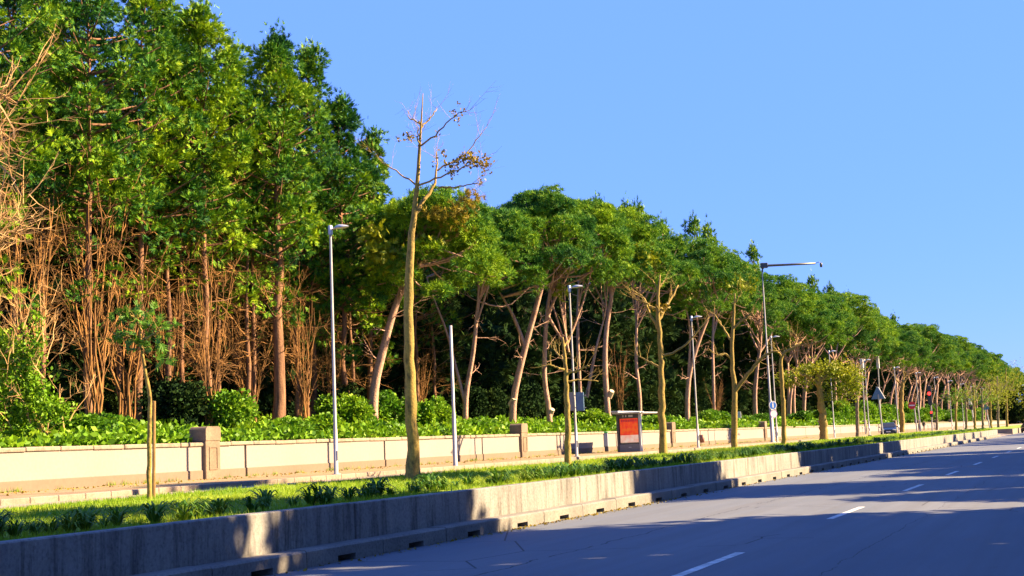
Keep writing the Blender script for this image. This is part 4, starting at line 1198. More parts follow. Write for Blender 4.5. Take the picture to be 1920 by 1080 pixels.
for i, ((x, y, ty, lf), lab) in enumerate(zip(FAR, fl)):
    h = y - ty
    lim = [[(x - 1, y - h * 0.55, 1.3), (x - h * 0.12, y - h * 0.72, 1), (x - h * 0.22, y - h * 0.82, 0.5)], [(x - 1, y - h * 0.6, 1.3), (x + h * 0.1, y - h * 0.76, 1), (x + h * 0.2, y - h * 0.9, 0.5)]]
    lv = [(x - 2, y - h * 0.78, h * 0.12, h * 0.10, 70), (x + 5, y - h * 0.68, h * 0.12, h * 0.10, 60), (x - h * 0.14, y - h * 0.66, h * 0.08, h * 0.07, 30)] if lf else []
    if i == 7: lv = [(x, y - h * 0.80, h * 0.17, h * 0.13, 300), (x + 14, y - h * 0.55, h * 0.16, h * 0.12, 220), (x - 16, y - h * 0.6, h * 0.12, h * 0.10, 120), (x + 22, y - h * 0.85, h * 0.13, h * 0.14, 200)]
    if i in (5, 6): lv = [(q0, q1, q2 * 1.2, q3 * 1.2, q4 * 2) for q0, q1, q2, q3, q4 in lv]
    street_tree((x, y), [(x, y - 4, 2.4), (x - 1, y - h * 0.5, 1.9), (x - 2, y - h * 0.8, 1.3), (x - 2, ty, 0.7)], lim, lab, M_BARKM if i % 2 else M_BARKG, 320 + i, leaves=lv, leafmat_=(M_YELLOW if lf == 2 or i > 4 else M_SHRUB), ntw=3)

# ------------------------------------------------------------------ broad trees on the near roadside, outside the frame: they throw the shade on the road
def broad_tree(seed, H, R, z0, n=1500, ls=(0.4, 0.7)):
    rng = np.random.default_rng(seed); root = empty('roadside_tree')
    tb, cb = MB(), MB()
    tb.tube(wobble((0, 0, -0.3), (0, 0, H * 0.75), 8, 0.08, rng), np.linspace(0.28, 0.08, 8), 9)
    pos, dr = [], []
    for i in range(30):
        a = i * 2.399; t_ = (i + 0.5) / 30
        zc = z0 + (H - z0) * (0.12 + 0.80 * t_)
        rr_ = R * math.sqrt(max(0.06, 1 - (1.75 * (t_ - 0.40)) ** 2)) * 0.68
        c = np.array([math.cos(a) * rr_ * rng.uniform(0.3, 1), math.sin(a) * rr_ * rng.uniform(0.3, 1), zc])
        tb.tube(wobble((0, 0, zc * 0.7), c, 5, 0.08, rng), np.linspace(0.09, 0.02, 5), 5, cap=False)
        d = unit(rng.normal(size=(n // 30, 3)))
        pos.append(c + d * R * 0.36 * rng.uniform(0.2, 1.0, (n // 30, 1)) * np.array([1, 1, 0.8])); dr.append(d + np.array([0, 0, 0.3]))
    pos, dr = np.concatenate(pos), np.concatenate(dr)
    cb.scatter(*LF, pos, dr, rng.uniform(*ls, len(pos)), rng)
    tb.build('trunk', M_BARKG, root, True); cb.build('crown', M_SHRUB, root)
    return root
bt = [broad_tree(401, 11.0, 5.2, 1.2, 3600), broad_tree(402, 11.0, 5.2, 1.4, 3200)]
for b_ in bt: remember(b_)
CAST = [(9, -4, 1.1, 1.1), (9, 4, 1.1, 1.15), (9, 11.5, 1.1, 1.12), (9, 18.5, 1.1, 1.14), (9.3, 26.4, 1.06, 1.14), (9.5, 45.4, 1.12, 1.5), (9, 36.8, 0.85, 0.56), (9, 54.0, 0.95, 0.64), (9.2, 58.5, 0.9, 0.62), (9, 65.5, 1.1, 1.16), (9.2, 73, 1.1, 1.14), (9, 81, 1.1, 1.18), (9.4, 90, 1.0, 1.14), (9, 119, 1.0, 0.80), (9, 128, 1.0, 0.84), (9, 137, 1.0, 0.82), (9, 147, 1.0, 0.84), (9, 156, 1.0, 0.8), (9, 190, 1.0, 0.8), (9, 202, 1.0, 0.9)]
used = set()
for k, (x, y, s1, s2) in enumerate(CAST):
    r = bt[k % 2] if (k % 2) not in used else copy_tree(bt[k % 2])
    used.add(k % 2)
    place(r, (x, y + 4.0, 0.12), y * 0.7, (s1, s1, s2 * 1.06 * 1.404))
    tag(r, 'broad leafy tree on the near roadside, its shade lying across the road', 'tree', 'trees on the near roadside')

# ------------------------------------------------------------------ lamps, poles, signs
def lamp(Hh=9.0):
    r = empty('street_lamp')
    mb = MB(); mb.lathe([(0.17, -0.1), (0.17, 0.02), (0.080, 0.025), (0.078, 1.6), (0.064, 1.65), (0.046, Hh - 0.25)], 14); mb.build('post', M_STEEL, r, True)
    mb = MB(); mb.lathe([(0.085, Hh - 0.32), (0.085, Hh), (0.06, Hh + 0.03), (0, Hh + 0.03)], 14); mb.build('collar', M_ALU, r, True)
    # head: a shallow shell reaching towards the road
    n, k = 9, 8
    xs = np.linspace(0.06, 0.78, n)
    wv = np.array([0.04, 0.06, 0.13, 0.165, 0.175, 0.17, 0.15, 0.11, 0.04])
    hv = np.array([0.04, 0.05, 0.10, 0.125, 0.13, 0.115, 0.09, 0.06, 0.015])
    v = []
    for x, w_, h_ in zip(xs, wv, hv):
        for j in range(k + 1):
            a = math.pi * j / k
            v.append((x, w_ * math.cos(a), Hh - 0.13 + 0.06 * x + h_ * math.sin(a)))
    f = [(i * (k + 1) + j, i * (k + 1) + j + 1, (i + 1) * (k + 1) + j + 1, (i + 1) * (k + 1) + j) for i in range(n - 1) for j in range(k)]
    mb = MB(); mb.raw(v, f); hd = mb.build('lamp_head', M_ALU, r, True)
    mb = MB()
    v = [(x, s * w_ * 0.98, Hh - 0.135 + 0.06 * x) for x, w_ in zip(xs, wv) for s in (-1, 1)]
    mb.raw(v, [(2 * i, 2 * i + 1, 2 * i + 3, 2 * i + 2) for i in range(n - 1)]); mb.build('lamp_glass', M_GLASSP, hd)
    mb = MB(); mb.bbox(0.072, 0.092, -0.045, 0.045, 0.5, 0.85, 0.004); mb.build('service_door', M_MGREY, r)
    return r
l0 = lamp(); remember(l0)
LL = [41.6, 65.75, 89.0, 113.5, 140.5, 163.5, 189, 213, 238, 262, 286, 310, 335]
ln = ['first, tallest-looking street lamp at the left beside the tall bare tree', 'second street lamp, carrying two small boards, left of the bus shelter', 'third street lamp, right of the bus shelter, with a small bin', 'fourth street lamp, behind the slim bent street tree', 'fifth street lamp, behind the yellow-green street tree', 'sixth street lamp, between two high white boxes', 'seventh street lamp, behind the parked car', 'eighth street lamp, left of the lit traffic light', 'ninth street lamp, right of the traffic light', 'tenth street lamp, far along the wall']
for i, y in enumerate(LL):
    r = l0 if i == 0 else copy_tree(l0)
    place(r, (-25.15, y, 0.89), 0)
    tag(r, ln[i] if i < 10 else 'small far street lamp near the right end of the row', 'street lamp', 'street lamps along the sidewalk')
# plain pole
mb = MB(); mb.lathe([(0.11, -0.1), (0.11, 0.04), (0.095, 0.05), (0.085, 2.2), (0.07, 2.25), (0.065, 5.95), (0.0, 5.97)], 12)
tag(mb.build('grey_pole', M_STEEL, loc=(-25.1, 51.2, 0.89), smooth=True), 'plain grey metal pole without lamp right of the tall street tree', 'pole')
# small boards on the second lamp
for i, (px, w_) in enumerate(((1072.0, 0.30), (1087.5, 0.42))):
    c = at(px, 753, depth((-25.1, 65.6, 0.9)))
    mb = MB(); mb.bbox(-0.05, 0.05, -w_ / 2, w_ / 2, -0.48, 0.48, 0.01)
    r = empty('post_board', c, math.pi / 2 + 0.12); mb.build('board', M_MGREY if i == 0 else M_SBACK, r)
    mb = MB(); mb.box(-0.015, 0.015, -w_ / 2 - (0.1 if i else 0.06), w_ / 2 + 0.06, 0.3, 0.34); mb.box(-0.015, 0.015, -w_ / 2 - (0.1 if i else 0.06), w_ / 2 + 0.06, -0.34, -0.3); mb.build('bracket', M_STEEL, r)
    tag(r, ('narrow grey board on the left side of the second street lamp', 'blue-grey board on the right side of the second street lamp')[i], 'board')
# tall pole with long arm
r = empty('arm_pole', (-25.1, 111.5, 0.89), YAW)
D = depth((-25.1, 111.5, 0.9)); top = at(1428, 505, D) - np.array([-25.1, 111.5, 0.89])
mb = MB(); mb.lathe([(0.26, -0.1), (0.26, 0.05), (0.16, 0.06), (0.145, 3.4), (0.095, 3.6), (0.08, 8.6), (0.065, 8.7), (0.05, float(top[2]))], 14); mb.build('post', M_STEEL, r, True)
z = float(top[2])
mb = MB(); mb.tube([(0, 0, z - 0.05), (0.05, 0, z + 0.25), (0.25, 0, z + 0.42)], 0.07, 8); mb.bbox(-0.12, 0.5, -0.12, 0.12, z + 0.3, z + 0.75, 0.04); mb.build('arm_joint', M_DGREY, r)
mb = MB(); mb.tube([(0.3, 0, z + 0.5), (2.3, -0.1, z + 0.5), (4.5, -0.2, z + 0.5)], [0.11, 0.10, 0.085], 10); mb.build('arm', M_DGREY, r, True)
mb = MB(); mb.tube([(4.5, -0.2, z + 0.5), (4.75, -0.2, z + 0.6), (4.95, -0.2, z + 0.55)], 0.03, 6); mb.lathe([(0.0, -0.28), (0.1, -0.25), (0.12, 0.0), (0.06, 0.12), (0, 0.14)], 10, (4.98, -0.2, z + 0.42)); mb.build('end_fitting', M_DGREY, r, True)
tag(r, 'very tall thin pole with one long dark arm against the sky', 'pole')
def disc(mb, c, r_, th, n=20):
    a = np.linspace(0, 2 * math.pi, n, endpoint=False)
    v = [(c[0] + r_ * math.cos(t), c[1] - th / 2, c[2] + r_ * math.sin(t)) for t in a] + [(c[0] + r_ * math.cos(t), c[1] + th / 2, c[2] + r_ * math.sin(t)) for t in a]
    mb.raw(v, [(i, i + n, (i + 1) % n + n, (i + 1) % n) for i in range(n)])
    mb.f.append(np.array([[mb.n - 2 * n + i for i in range(n)], [mb.n - n + i for i in range(n)][::-1]]))
def round_sign(name, c, r_, face, rim, rz, label, inner=None):
    r = empty(name, c, rz)
    mb = MB(); disc(mb, (0, 0, 0), r_, 0.03); mb.build('rim', rim, r)
    mb = MB(); disc(mb, (0, -0.019, 0), r_ * 0.86, 0.006); f = mb.build('face', face, r)
    if inner:
        mb = MB(); inner(mb); mb.build('symbol', M_WHITE, f)
    return tag(r, label, 'sign')
Dp = depth((-25.1, 111.5, 0.9))
def ped(mb):
    mb.box(-0.05, 0.05, -0.028, -0.024, -0.2, 0.12); disc(mb, (0, -0.026, 0.2), 0.06, 0.004, 10)
def arrow(mb):
    mb.box(-0.035, 0.035, -0.028, -0.024, -0.24, 0.1); mb.raw([(-0.13, -0.026, 0.06), (0.13, -0.026, 0.06), (0, -0.026, 0.26)], [(0, 1, 2)])
round_sign('round_sign', at(1449, 760, Dp - 0.6), 0.36, M_BLUE, M_WHITE, 0.75, 'round blue sign on the pole with the long arm', ped)
round_sign('round_sign', at(1450.5, 776, Dp - 0.6), 0.34, M_WHITE, M_VIOLET, 0.75, 'round violet-rimmed sign under the blue one on the tall pole')
# small pale sign on thin post
b3 = onz(1389, 828, 0.89); r = empty('stop_sign', b3); D = depth(b3)
mb = MB(); mb.tube([(0, 0, -0.2), (0, 0, 2.9)], 0.035, 8); mb.build('post', M_STEEL, r)
mb = MB(); mb.bbox(-0.19, 0.19, -0.03, 0.03, 2.35, 3.0, 0.02); mb.build('plate', M_WHITE, r); tag(r, 'small pale plate on a thin post right of the forked tree', 'sign')
# triangle sign seen from behind
b3 = onz(1656, 818, 0.80); r = empty('triangle_sign', b3, 0.1); D = depth(b3); m_ = D / FPX
hz = (818 - 748) * m_
mb = MB(); mb.tube([(0, 0, -0.2), (-0.2, 0, hz + 0.5)], 0.09, 8); mb.build('post', M_STEEL, r)
mb = MB(); s = 12.5 * m_; pr = [(-s, 0), (s, 0), (s * 0.12, s * 1.75), (-s * 0.12, s * 1.75)]
mb.raw([(x - 0.25, -0.02, hz + z) for x, z in pr] + [(x - 0.25, 0.02, hz + z) for x, z in pr], [(0, 1, 2, 3), (7, 6, 5, 4), (0, 4, 5, 1), (1, 5, 6, 2), (2, 6, 7, 3), (3, 7, 4, 0)]); mb.build('plate', M_SBACK, r)
mb = MB(); mb.tube([(s - 0.25, 0, hz), (s * 0.12 - 0.25, 0, hz + s * 1.75), (-s * 0.12 - 0.25, 0, hz + s * 1.75)], 0.06, 5); mb.build('rim', M_WHITE, r)
tag(r, 'triangular sign seen from behind on a grey post left of the car', 'sign')
# no-entry sign
b3 = onz(1720, 812, 0.80); r = empty('no_entry_sign', b3, YAW * 0.6); D = depth(b3); m_ = D / FPX
hz = 52 * m_
mb = MB(); mb.tube([(0, 0, -0.2), (-0.15, 0, hz)], 0.09, 8); mb.build('post', M_STEEL, r)
mb = MB(); disc(mb, (-0.45, -0.12, hz), 7.2 * m_, 0.04); d_ = mb.build('disc', M_RED, r)
mb = MB(); mb.box(-0.45 - 5.2 * m_, -0.45 + 5.2 * m_, -0.152, -0.144, hz - 1.1 * m_, hz + 1.1 * m_); mb.build('bar', M_WHITE, d_)
mb = MB(); mb.tube([(0.55, 0.3, -0.2), (0.35, 0.3, hz * 0.95)], 0.075, 8); mb.build('second_post', M_STEEL, r)
tag(r, 'round red no-entry sign with white bar right of the car', 'sign')
# traffic light
b3 = onz(1748, 810, 0.80); r = empty('traffic_light', b3, YAW * 0.5); D = depth(b3); m_ = D / FPX
def hp(px, py): return np.array(at(px, py, D)) - b3
pz = [hp(1742, y)[2] for y in (728, 736, 745, 753, 772)]
mb = MB(); mb.tube([(0, 0, -0.2), tuple(hp(1744, 752) * np.array([1, 1, 1]))], 0.10, 8); mb.build('post', M_STEEL, r)
mb = MB(); xx0 = 0.0
mb.bbox(-0.30, 0.30, -0.05, 0.25, pz[2] - 1.0, pz[0] + 0.35, 0.05); mb.v[-1][:, 0] += hp(1741, 740)[0]; mb.v[-1][:, 1] += hp(1741, 740)[1]; hd = mb.build('signal_head', M_BLACK, r)
mb = MB(); disc(mb, (hp(1740, 738)[0], hp(1740, 738)[1] - 0.07, hp(1740, 738)[2]), 0.23, 0.03); mb.build('red_lens', M_REDLIT, hd)
for k in (1, 2):
    mb = MB(); disc(mb, (hp(1741, 740)[0], hp(1741, 740)[1] - 0.07, hp(1741, 738)[2] - 0.72 * k), 0.26, 0.03); mb.build('dark_lens', M_LENS, hd)
q = hp(1745, 774)
mb = MB(); mb.bbox(q[0] - 0.2, q[0] + 0.2, q[1] - 0.3, q[1] - 0.08, q[2] - 0.6, q[2] + 0.25, 0.04); rp = mb.build('repeater', M_BLACK, r)
mb = MB(); disc(mb, (q[0] - 0.02, q[1] - 0.32, q[2] + 0.05), 0.15, 0.03); mb.build('red_lens', M_REDLIT, rp)
tag(r, 'black traffic light showing red, with a low repeater, right of the no-entry sign', 'traffic light')
# a second, unlit signal farther on
b3 = onz(1828, 803, 0.85); r = empty('traffic_signal', b3); D = depth(b3); m_ = D / FPX
mb = MB(); mb.tube([(0, 0, -0.2), (-0.4, 0, 46 * m_)], 0.12, 8); mb.build('post', M_STEEL, r)
mb = MB(); mb.bbox(-0.75, -0.05, -0.3, 0.1, 35 * m_, 44 * m_, 0.05); mb.build('signal_head', M_BLACK, r)
mb = MB(); mb.bbox(-0.75, -0.25, -0.25, 0.05, 44.5 * m_, 56 * m_, 0.04); mb.build('white_box', M_WHITE, r)
tag(r, 'far black traffic signal with a white box on top', 'traffic light')
# blue far sign
b3 = onz(1856, 802, 0.85); r = empty('blue_sign', b3); D = depth(b3); m_ = D / FPX
mb = MB(); mb.tube([(0, 0, -0.2), (-0.4, 0, 38 * m_)], 0.12, 8); mb.build('post', M_STEEL, r)
mb = MB(); s = 5.5 * m_; mb.raw([(-s - 0.4, -0.15, 34 * m_), (s - 0.4, -0.15, 34 * m_), (s - 0.4, -0.15, 38 * m_), (-0.4, -0.15, 45 * m_), (-s - 0.4, -0.15, 38 * m_), (-s - 0.4, -0.1, 34 * m_), (s - 0.4, -0.1, 34 * m_), (s - 0.4, -0.1, 38 * m_), (-0.4, -0.1, 45 * m_), (-s - 0.4, -0.1, 38 * m_)], np.array([(0, 1, 2, 3, 4), (9, 8, 7, 6, 5)]))
mb.f.append(np.array([(i, i + 5, (i + 1) % 5 + 5, (i + 1) % 5) for i in range(5)]) + mb.n - 10)
mb.build('plate', M_SBACK, r); tag(r, 'far blue-grey house-shaped sign plate near the right edge', 'sign')
# direction signs by the wall
b3 = onz(1612, 812, 0.89); r = empty('direction_sign', b3, 0.2); D = depth(b3); m_ = D / FPX
mb = MB(); mb.tube([(0, 0, -0.2), (-0.1, 0, 42 * m_)], 0.07, 8); mb.build('post', M_STEEL, r)
mb = MB(); disc(mb, (0.0, -0.12, 38 * m_), 4.6 * m_, 0.04); mb.build('round_plate', M_SBACK, r); tag(r, 'pale round sign plate beside the long white plate above the wall', 'sign')
b3 = onz(1630, 811, 0.89); r = empty('long_sign', b3, 0.2); D = depth(b3); m_ = D / FPX
mb = MB(); mb.bbox(-6.5 * m_, 6.0 * m_, -0.05, 0.05, 34.5 * m_, 41 * m_, 0.03); mb.build('plate', M_WHITE, r)
for xx1 in (-4.5, 4.5):
    mb = MB(); mb.tube([(xx1 * m_, 0.1, -0.2), (xx1 * m_, 0.1, 40 * m_)], 0.06, 8); mb.build('post', M_STEEL, r)
tag(r, 'long white plate on two posts above the wall', 'sign')
# white boxes high on thin poles
for i, (x, y0, y1, yb) in enumerate(((1615, 673, 694, 814), (1645, 668, 691, 811))):
    b3 = onz(x + 8, yb, 0.89); r = empty('box_pole', b3); D = depth(b3); m_ = D / FPX
    t_ = at(x, y0, D) - b3
    mb = MB(); mb.tube([(0, 0, -0.2), (float(t_[0]), float(t_[1]), float(t_[2]))], 0.11, 8); mb.build('post', M_STEEL, r)
    mb = MB(); q = at(x, y1, D) - b3; mb.bbox(t_[0] - 0.22, t_[0] + 0.22, t_[1] - 0.22, t_[1] + 0.22, q[2], t_[2], 0.03); mb.build('box', M_WHITE, r)
    tag(r, ('thin pole with a tall white box on top left of the sixth street lamp', 'thin pole with a tall white box on top right of the sixth street lamp')[i], 'pole')

# ------------------------------------------------------------------ bus shelter
r = empty('bus_shelter', (-26.3, 78.0, 0.895))
S = MB
mb = S(); mb.bbox(-0.72, 0.62, -0.11, 0.11, 0.0, 0.46, 0.015); mb.build('base_box', M_MGREY, r)
mb = S(); mb.box(-0.80, -0.66, -0.13, 0.13, 0.0, 2.32); mb.build('frame_post', M_DGREY, r)
mb = S(); mb.bbox(0.62, 0.74, -0.13, 0.13, 0.0, 2.32, 0.01); mb.build('frame_post', M_ALU, r)
mb = S(); mb.box(-0.66, 0.62, -0.10, 0.10, 0.462, 0.54); mb.build('lower_rail', M_DGREY, r)
mb = S(); mb.box(-0.66, 0.62, -0.10, 0.10, 2.06, 2.32); mb.build('header', M_DGREY, r)
mb = S(); mb.box(-0.655, 0.615, -0.06, 0.06, 0.545, 2.055); ps = mb.build('poster_case', M_BLACK, r)
# poster: flat print with a faint added glow that brightens it
m, t, b, o = newmat('poster_print_glow')
tc = nd(t, 'ShaderNodeTexCoord'); sp = nd(t, 'ShaderNodeSeparateXYZ'); t.links.new(tc.outputs['Generated'], sp.inputs[0])
pn = nd(t, 'ShaderNodeTexNoise'); pn.inputs['Scale'].default_value = 5; pn.inputs['Detail'].default_value = 3; t.links.new(tc.outputs['Generated'], pn.inputs['Vector'])
warm = ramp(t, pn.outputs['Fac'], [(0.35, (0.55, 0.012, 0.012)), (0.5, (0.62, 0.045, 0.008)), (0.65, (0.60, 0.10, 0.008))])
pale = ramp(t, pn.outputs['Fac'], [(0.35, (0.65, 0.30, 0.20)), (0.65, (0.62, 0.50, 0.38))])
g1 = nd(t, 'ShaderNodeMath', operation='GREATER_THAN'); t.links.new(sp.outputs[2], g1.inputs[0]); g1.inputs[1].default_value = 0.31
t.links.new(mixc(t, g1.outputs[0], pale, warm), b.inputs['Base Color']); b.inputs['Roughness'].default_value = 0.35
t.links.new(mixc(t, g1.outputs[0], pale, warm), b.inputs['Emission Color']); b.inputs['Emission Strength'].default_value = 0.12
mb = S(); mb.box(-0.60, 0.56, -0.072, -0.062, 0.57, 2.03); po = mb.build('poster', m, ps)
mb = S(); rq = random.Random(2)
for k in range(7):                      # the unreadable dark heading
    x = -0.54 + k * 0.155
    mb.box(x, x + 0.11, -0.0765, -0.0735, 1.83 + rq.uniform(-0.01, 0.01), 1.84 + 0.13)
    mb.box(x + 0.03, x + 0.08, -0.0735, -0.0725, 1.865, 1.92)
mb.build('heading', plain('poster_heading', (0.62, 0.03, 0.06), 0.4), po)
mb = S(); mb.box(-0.09, 0.09, -0.116, -0.111, 0.25, 0.31); mb.build('small_plate', M_ALU, r)
for x in (-0.4, -0.22, -0.02):
    mb = S(); mb.box(x, x + (0.07 if x < -0.1 else 0.28), -0.104, -0.101, 2.12, 2.24); mb.build('header_letter', M_ALU, r)
mb = S(); mb.bbox(-0.95, 0.85, -0.45, 4.6, 2.335, 2.41, 0.015); mb.build('roof', M_ALU, r)
mb = S(); mb.bbox(-1.0, -0.55, -0.5, 4.65, 2.412, 2.52, 0.015); mb.build('roof_gutter', M_ALU, r)
mb = S(); mb.box(-0.76, -0.75, 0.15, 4.3, 0.25, 2.2); mb.build('back_glass', M_GLASS, r)
for y in (1.5, 2.9, 4.35):
    mb = S(); mb.tube([(-0.75, y, 0.0), (-0.75, y, 2.335)], 0.035, 8); mb.build('roof_post', M_STEEL, r)
mb = S(); mb.bbox(-0.62, -0.25, 0.6, 3.9, 0.42, 0.46, 0.01); mb.build('bench', M_STEEL, r)
for y in (0.9, 3.6):
    mb = S(); mb.tube([(-0.44, y, 0.0), (-0.44, y, 0.42)], 0.03, 8); mb.build('bench_leg', M_STEEL, r)
tag(r, 'grey bus shelter with red poster panel and pale flat roof', 'bus shelter')
# bins
b3 = onz(1136, 847, 0.895); r = empty('litter_bin', b3, 0.3)
mb = MB(); mb.bbox(-0.19, 0.19, -0.19, 0.19, 0, 0.34, 0.02); mb.build('base', M_DGREY, r)
mb = MB(); mb.bbox(-0.18, 0.18, -0.18, 0.18, 0.342, 1.22, 0.02); mb.build('body', M_BINB, r)
mb = MB(); mb.bbox(-0.2, 0.2, -0.2, 0.2, 1.222, 1.32, 0.03); mb.build('lid', M_GREENL, r)
tag(r, 'slim blue-grey bin with dark foot and green lid left of the shelter', 'bin')
b3 = onz(1317.5, 836, 0.895); r = empty('waste_basket', b3)
mb = MB(); mb.lathe([(0.0, 0.25), (0.16, 0.25), (0.19, 0.85), (0.17, 0.85), (0.15, 0.3)], 14); mb.build('basket', M_BROWN, r, True)
mb = MB(); mb.tube([(-0.2, 0, -0.1), (-0.2, 0, 0.9)], 0.03, 6); mb.build('post', M_DGREY, r)
tag(r, 'small brown waste basket at the foot of the third street lamp', 'bin')

# ------------------------------------------------------------------ cars and a person
def car(label, loc, rz, paint):
    r = empty('parked_car', loc, rz)
    # stations along the length (y from front to back): half width, bottom, belt, roof, half roof width
    st_ = [(-2.05, 0.62, 0.30, 0.58, 0.60, 0.56), (-1.95, 0.78, 0.22, 0.68, 0.72, 0.70), (-1.5, 0.86, 0.20, 0.82, 0.86, 0.76), (-0.95, 0.88, 0.20, 0.93, 0.97, 0.78), (-0.25, 0.88, 0.20, 0.95, 1.42, 0.60), (0.3, 0.88, 0.20, 0.96, 1.50, 0.62), (1.1, 0.88, 0.20, 0.97, 1.47, 0.61), (1.65, 0.87, 0.22, 0.98, 1.22, 0.62), (1.95, 0.84, 0.26, 0.95, 1.0, 0.68), (2.08, 0.74, 0.34, 0.80, 0.82, 0.60)]
    v, k = [], 10
    for y, w, zb, zw, zr, wr in st_:
        half = [(w * 0.86, zb), (w, zb + 0.16), (w, zw - 0.06), (w * 0.97, zw), (wr, zr)]
        ring = [(x, y, z) for x, z in half] + [(-x, y, z) for x, z in half[::-1]]
        v += ring
    f = [(i * k + j, i * k + (j + 1) % k, (i + 1) * k + (j + 1) % k, (i + 1) * k + j) for i in range(len(st_) - 1) for j in range(k)]
    mb = MB(); mb.raw(v, f); mb.f.append(np.array([list(range(k)), [len(v) - 1 - i for i in range(k)]])); body = mb.build('body', paint, r, False)
    G = M_LENS
    mb = MB(); mb.raw([(-0.76, -0.95, 0.985), (0.76, -0.95, 0.985), (0.58, -0.28, 1.415), (-0.58, -0.28, 1.415)], [(0, 1, 2, 3)]); mb.v[-1][:, 2] += 0.012; mb.v[-1][:, 1] -= 0.01; mb.build('windscreen', G, r)
    mb = MB(); mb.raw([(-0.6, 1.66, 1.215), (0.6, 1.66, 1.215), (0.58, 1.15, 1.45), (-0.58, 1.15, 1.45)], [(0, 1, 2, 3)]); mb.v[-1][:, 2] += 0.015; mb.v[-1][:, 1] += 0.01; mb.build('rear_window', G, r)
    for s in (-1, 1):
        mb = MB(); mb.raw([(s * 0.855, -0.7, 1.0), (s * 0.862, 1.3, 1.02), (s * 0.655, 1.0, 1.43), (s * 0.65, -0.1, 1.41)], [(0, 1, 2, 3)]); mb.v[-1][:, 0] += s * 0.02; mb.build('side_window', G, r)
        mb = MB(); mb.bbox(s * 0.62 - 0.16, s * 0.62 + 0.16, -2.02, -1.88, 0.58, 0.72, 0.03); mb.build('headlight', M_GLASSP, r)
        mb = MB(); mb.bbox(s * 0.98 - 0.1, s * 0.98 + 0.1, -0.72, -0.58, 0.95, 1.07, 0.03); mb.build('wing_mirror', paint, r)
        for y in (-1.3, 1.35):
            mb = MB(); a = np.linspace(0, 2 * math.pi, 18, endpoint=False)
            for r0, r1, x0, x1 in ((0.31, 0.31, s * 0.70, s * 0.90),):
                vv = [(x0, y + r0 * math.cos(t), 0.31 + r0 * math.sin(t)) for t in a] + [(x1, y + r1 * math.cos(t), 0.31 + r1 * math.sin(t)) for t in a]
                mb.raw(vv, [(i, (i + 1) % 18, (i + 1) % 18 + 18, i + 18) for i in range(18)]); mb.f.append(np.array([list(range(18)), list(range(18, 36))]))
            wh = mb.build('wheel', M_BLACK, r)
            mb = MB(); vv = [(s * 0.905, y + 0.2 * math.cos(t), 0.31 + 0.2 * math.sin(t)) for t in a]; mb.raw(vv + [(s * 0.915, y, 0.31)], [(i, (i + 1) % 18, 18) for i in range(18)]); mb.build('rim', M_STEEL, wh)
    mb = MB(); mb.box(-0.26, 0.26, -2.075, -2.062, 0.40, 0.51); mb.build('number_plate', M_WHITE, r)
    mb = MB(); mb.bbox(-0.5, 0.5, -2.07, -1.98, 0.56, 0.64, 0.01); mb.build('grille', M_BLACK, r)
    return tag(r, label, 'car')
M_CARB = plain('car_paint_dark_blue', (0.012, 0.02, 0.045), 0.25, 0.2)
M_CARK = plain('car_paint_black', (0.012, 0.012, 0.014), 0.25, 0.2)
car('dark blue hatchback facing the camera on the service road', (-22.4, 160, 0.76), 0.12, M_CARB)
car('dark car cut by the right edge of the frame beyond the barrier', tuple(onz(1931, 811, 0.02)), 0.3, M_CARK)
# pedestrian in dark clothes near the traffic light
b3 = onz(1733, 808, 0.76)
vs = [(0, 0, 0.93), (0, 0, 1.15), (0, 0, 1.38), (0, 0, 1.50), (0, -0.01, 1.62), (0, -0.01, 1.70),
      (-0.10, 0, 0.88), (-0.11, -0.05, 0.48), (-0.12, 0.05, 0.08), (-0.12, -0.12, 0.04),
      (0.10, 0, 0.88), (0.11, 0.08, 0.48), (0.12, 0.2, 0.09), (0.12, 0.06, 0.04),
      (-0.19, 0, 1.40), (-0.25, 0.04, 1.12), (-0.24, -0.06, 0.88), (0.19, 0, 1.40), (0.25, -0.05, 1.12), (0.22, -0.16, 0.92)]
es = [(0, 1), (1, 2), (2, 3), (3, 4), (4, 5), (0, 6), (6, 7), (7, 8), (8, 9), (0, 10), (10, 11), (11, 12), (12, 13), (2, 14), (14, 15), (15, 16), (2, 17), (17, 18), (18, 19)]
rd = [0.16, 0.15, 0.17, 0.06, 0.10, 0.09, 0.10, 0.07, 0.05, 0.045, 0.10, 0.07, 0.05, 0.045, 0.075, 0.055, 0.04, 0.075, 0.055, 0.04]
me = bpy.data.meshes.new('person'); me.from_pydata(vs, es, [])
m, t, b, o = newmat('person_clothes')
g = nd(t, 'ShaderNodeTexCoord'); sp = nd(t, 'ShaderNodeSeparateXYZ'); t.links.new(g.outputs['Object'], sp.inputs[0])
dv = nd(t, 'ShaderNodeMath', operation='MULTIPLY'); t.links.new(sp.outputs[2], dv.inputs[0]); dv.inputs[1].default_value = 0.5
rp_ = nd(t, 'ShaderNodeValToRGB'); rp_.color_ramp.interpolation = 'CONSTANT'; e = rp_.color_ramp.elements
e[0].position = 0; e[0].color = (0.02, 0.02, 0.02, 1); e[1].position = 0.05; e[1].color = (0.30, 0.24, 0.2, 1)
for p_, c_ in ((0.44, (0.015, 0.016, 0.02, 1)), (0.75, (0.40, 0.24, 0.17, 1)), (0.83, (0.03, 0.02, 0.015, 1))):
    q = e.new(p_); q.color = c_
t.links.new(dv.outputs[0], rp_.inputs[0]); t.links.new(rp_.outputs[0], b.inputs['Base Color']); b.inputs['Roughness'].default_value = 0.8
me.materials.append(m)
pe = link('person', me, None, b3); pe.rotation_euler = (0, 0, 0.4); pe.scale = (1.05, 1.05, 1.05)
sm = pe.modifiers.new('skin', 'SKIN')
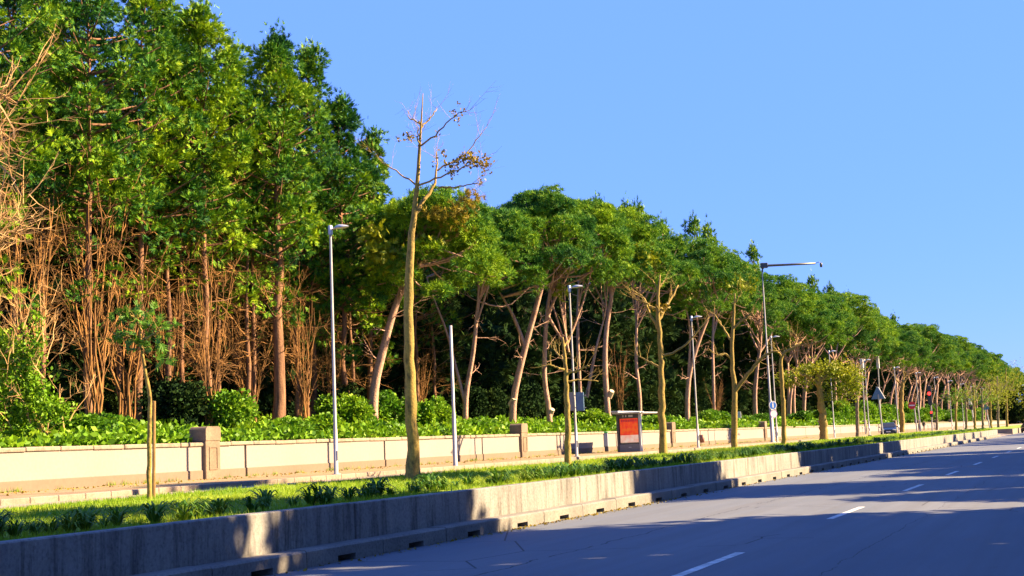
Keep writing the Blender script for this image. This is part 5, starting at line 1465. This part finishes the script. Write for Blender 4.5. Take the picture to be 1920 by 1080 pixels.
for i, sv in enumerate(me.skin_vertices[0].data): sv.radius = (rd[i], rd[i]); sv.use_root = (i == 0)
pe.modifiers.new('sub', 'SUBSURF').levels = 2
pe.modifiers['sub'].render_levels = 2
tag(pe, 'person in dark jacket walking beyond the no-entry sign', 'person')


# ------------------------------------------------------------------ litter: dry leaves in the gutter and on the sidewalk, weeds at the wall foot
rng = np.random.default_rng(12); mb = MB()
lv = np.array([(-0.5, 0, 0), (0, 0.5, 0.1), (0.5, 0, 0), (0, -0.5, 0.12)]); lq = np.array([(0, 1, 2, 3)])
n = 900
yy = np.concatenate([rng.normal(30, 5, n // 3), rng.uniform(15, 120, n - n // 3)])
xx = -11.27 + np.abs(rng.normal(0, 0.16, n))
mb.scatter(lv, lq, np.stack([xx, yy, np.full(n, 0.012)], 1), rng.normal(size=(n, 3)) * np.array([1, 1, 0.08]), rng.uniform(0.03, 0.075, n), rng)
n = 1500
yy = 20 + 120 * rng.uniform(0, 1, n) ** 1.5; xx = -29.9 + np.abs(rng.normal(0, 1.3, n))
ok = xx < -25.0
mb.scatter(lv, lq, np.stack([xx, yy, np.full(n, 0.908)], 1)[ok], (rng.normal(size=(n, 3)) * np.array([1, 1, 0.08]))[ok], rng.uniform(0.04, 0.10, n)[ok], rng)
tag(mb.build('fallen_leaves', M_RUST), 'dry brown leaves scattered in the gutter and on the sidewalk', 'leaves', kind='stuff')
mb = MB(); n = 900
yy = 20 + 140 * rng.uniform(0, 1, n) ** 1.4 + rng.normal(0, 0.2, n); xx = -29.93 + np.abs(rng.normal(0, 0.07, n))
keep = np.sin(yy * 0.9) + np.sin(yy * 2.3 + 1) > -0.2
mb.scatter(*blade_proto(5), np.stack([xx, yy, np.full(n, 0.89)], 1)[keep], (rng.normal(size=(n, 3)) * 0.15 + np.array([0, 0, 1]))[keep], rng.uniform(0.08, 0.22, n)[keep], rng)
tag(mb.build('wall_weeds', M_GRASS), 'thin weeds growing along the foot of the cream wall', 'weeds', kind='stuff')
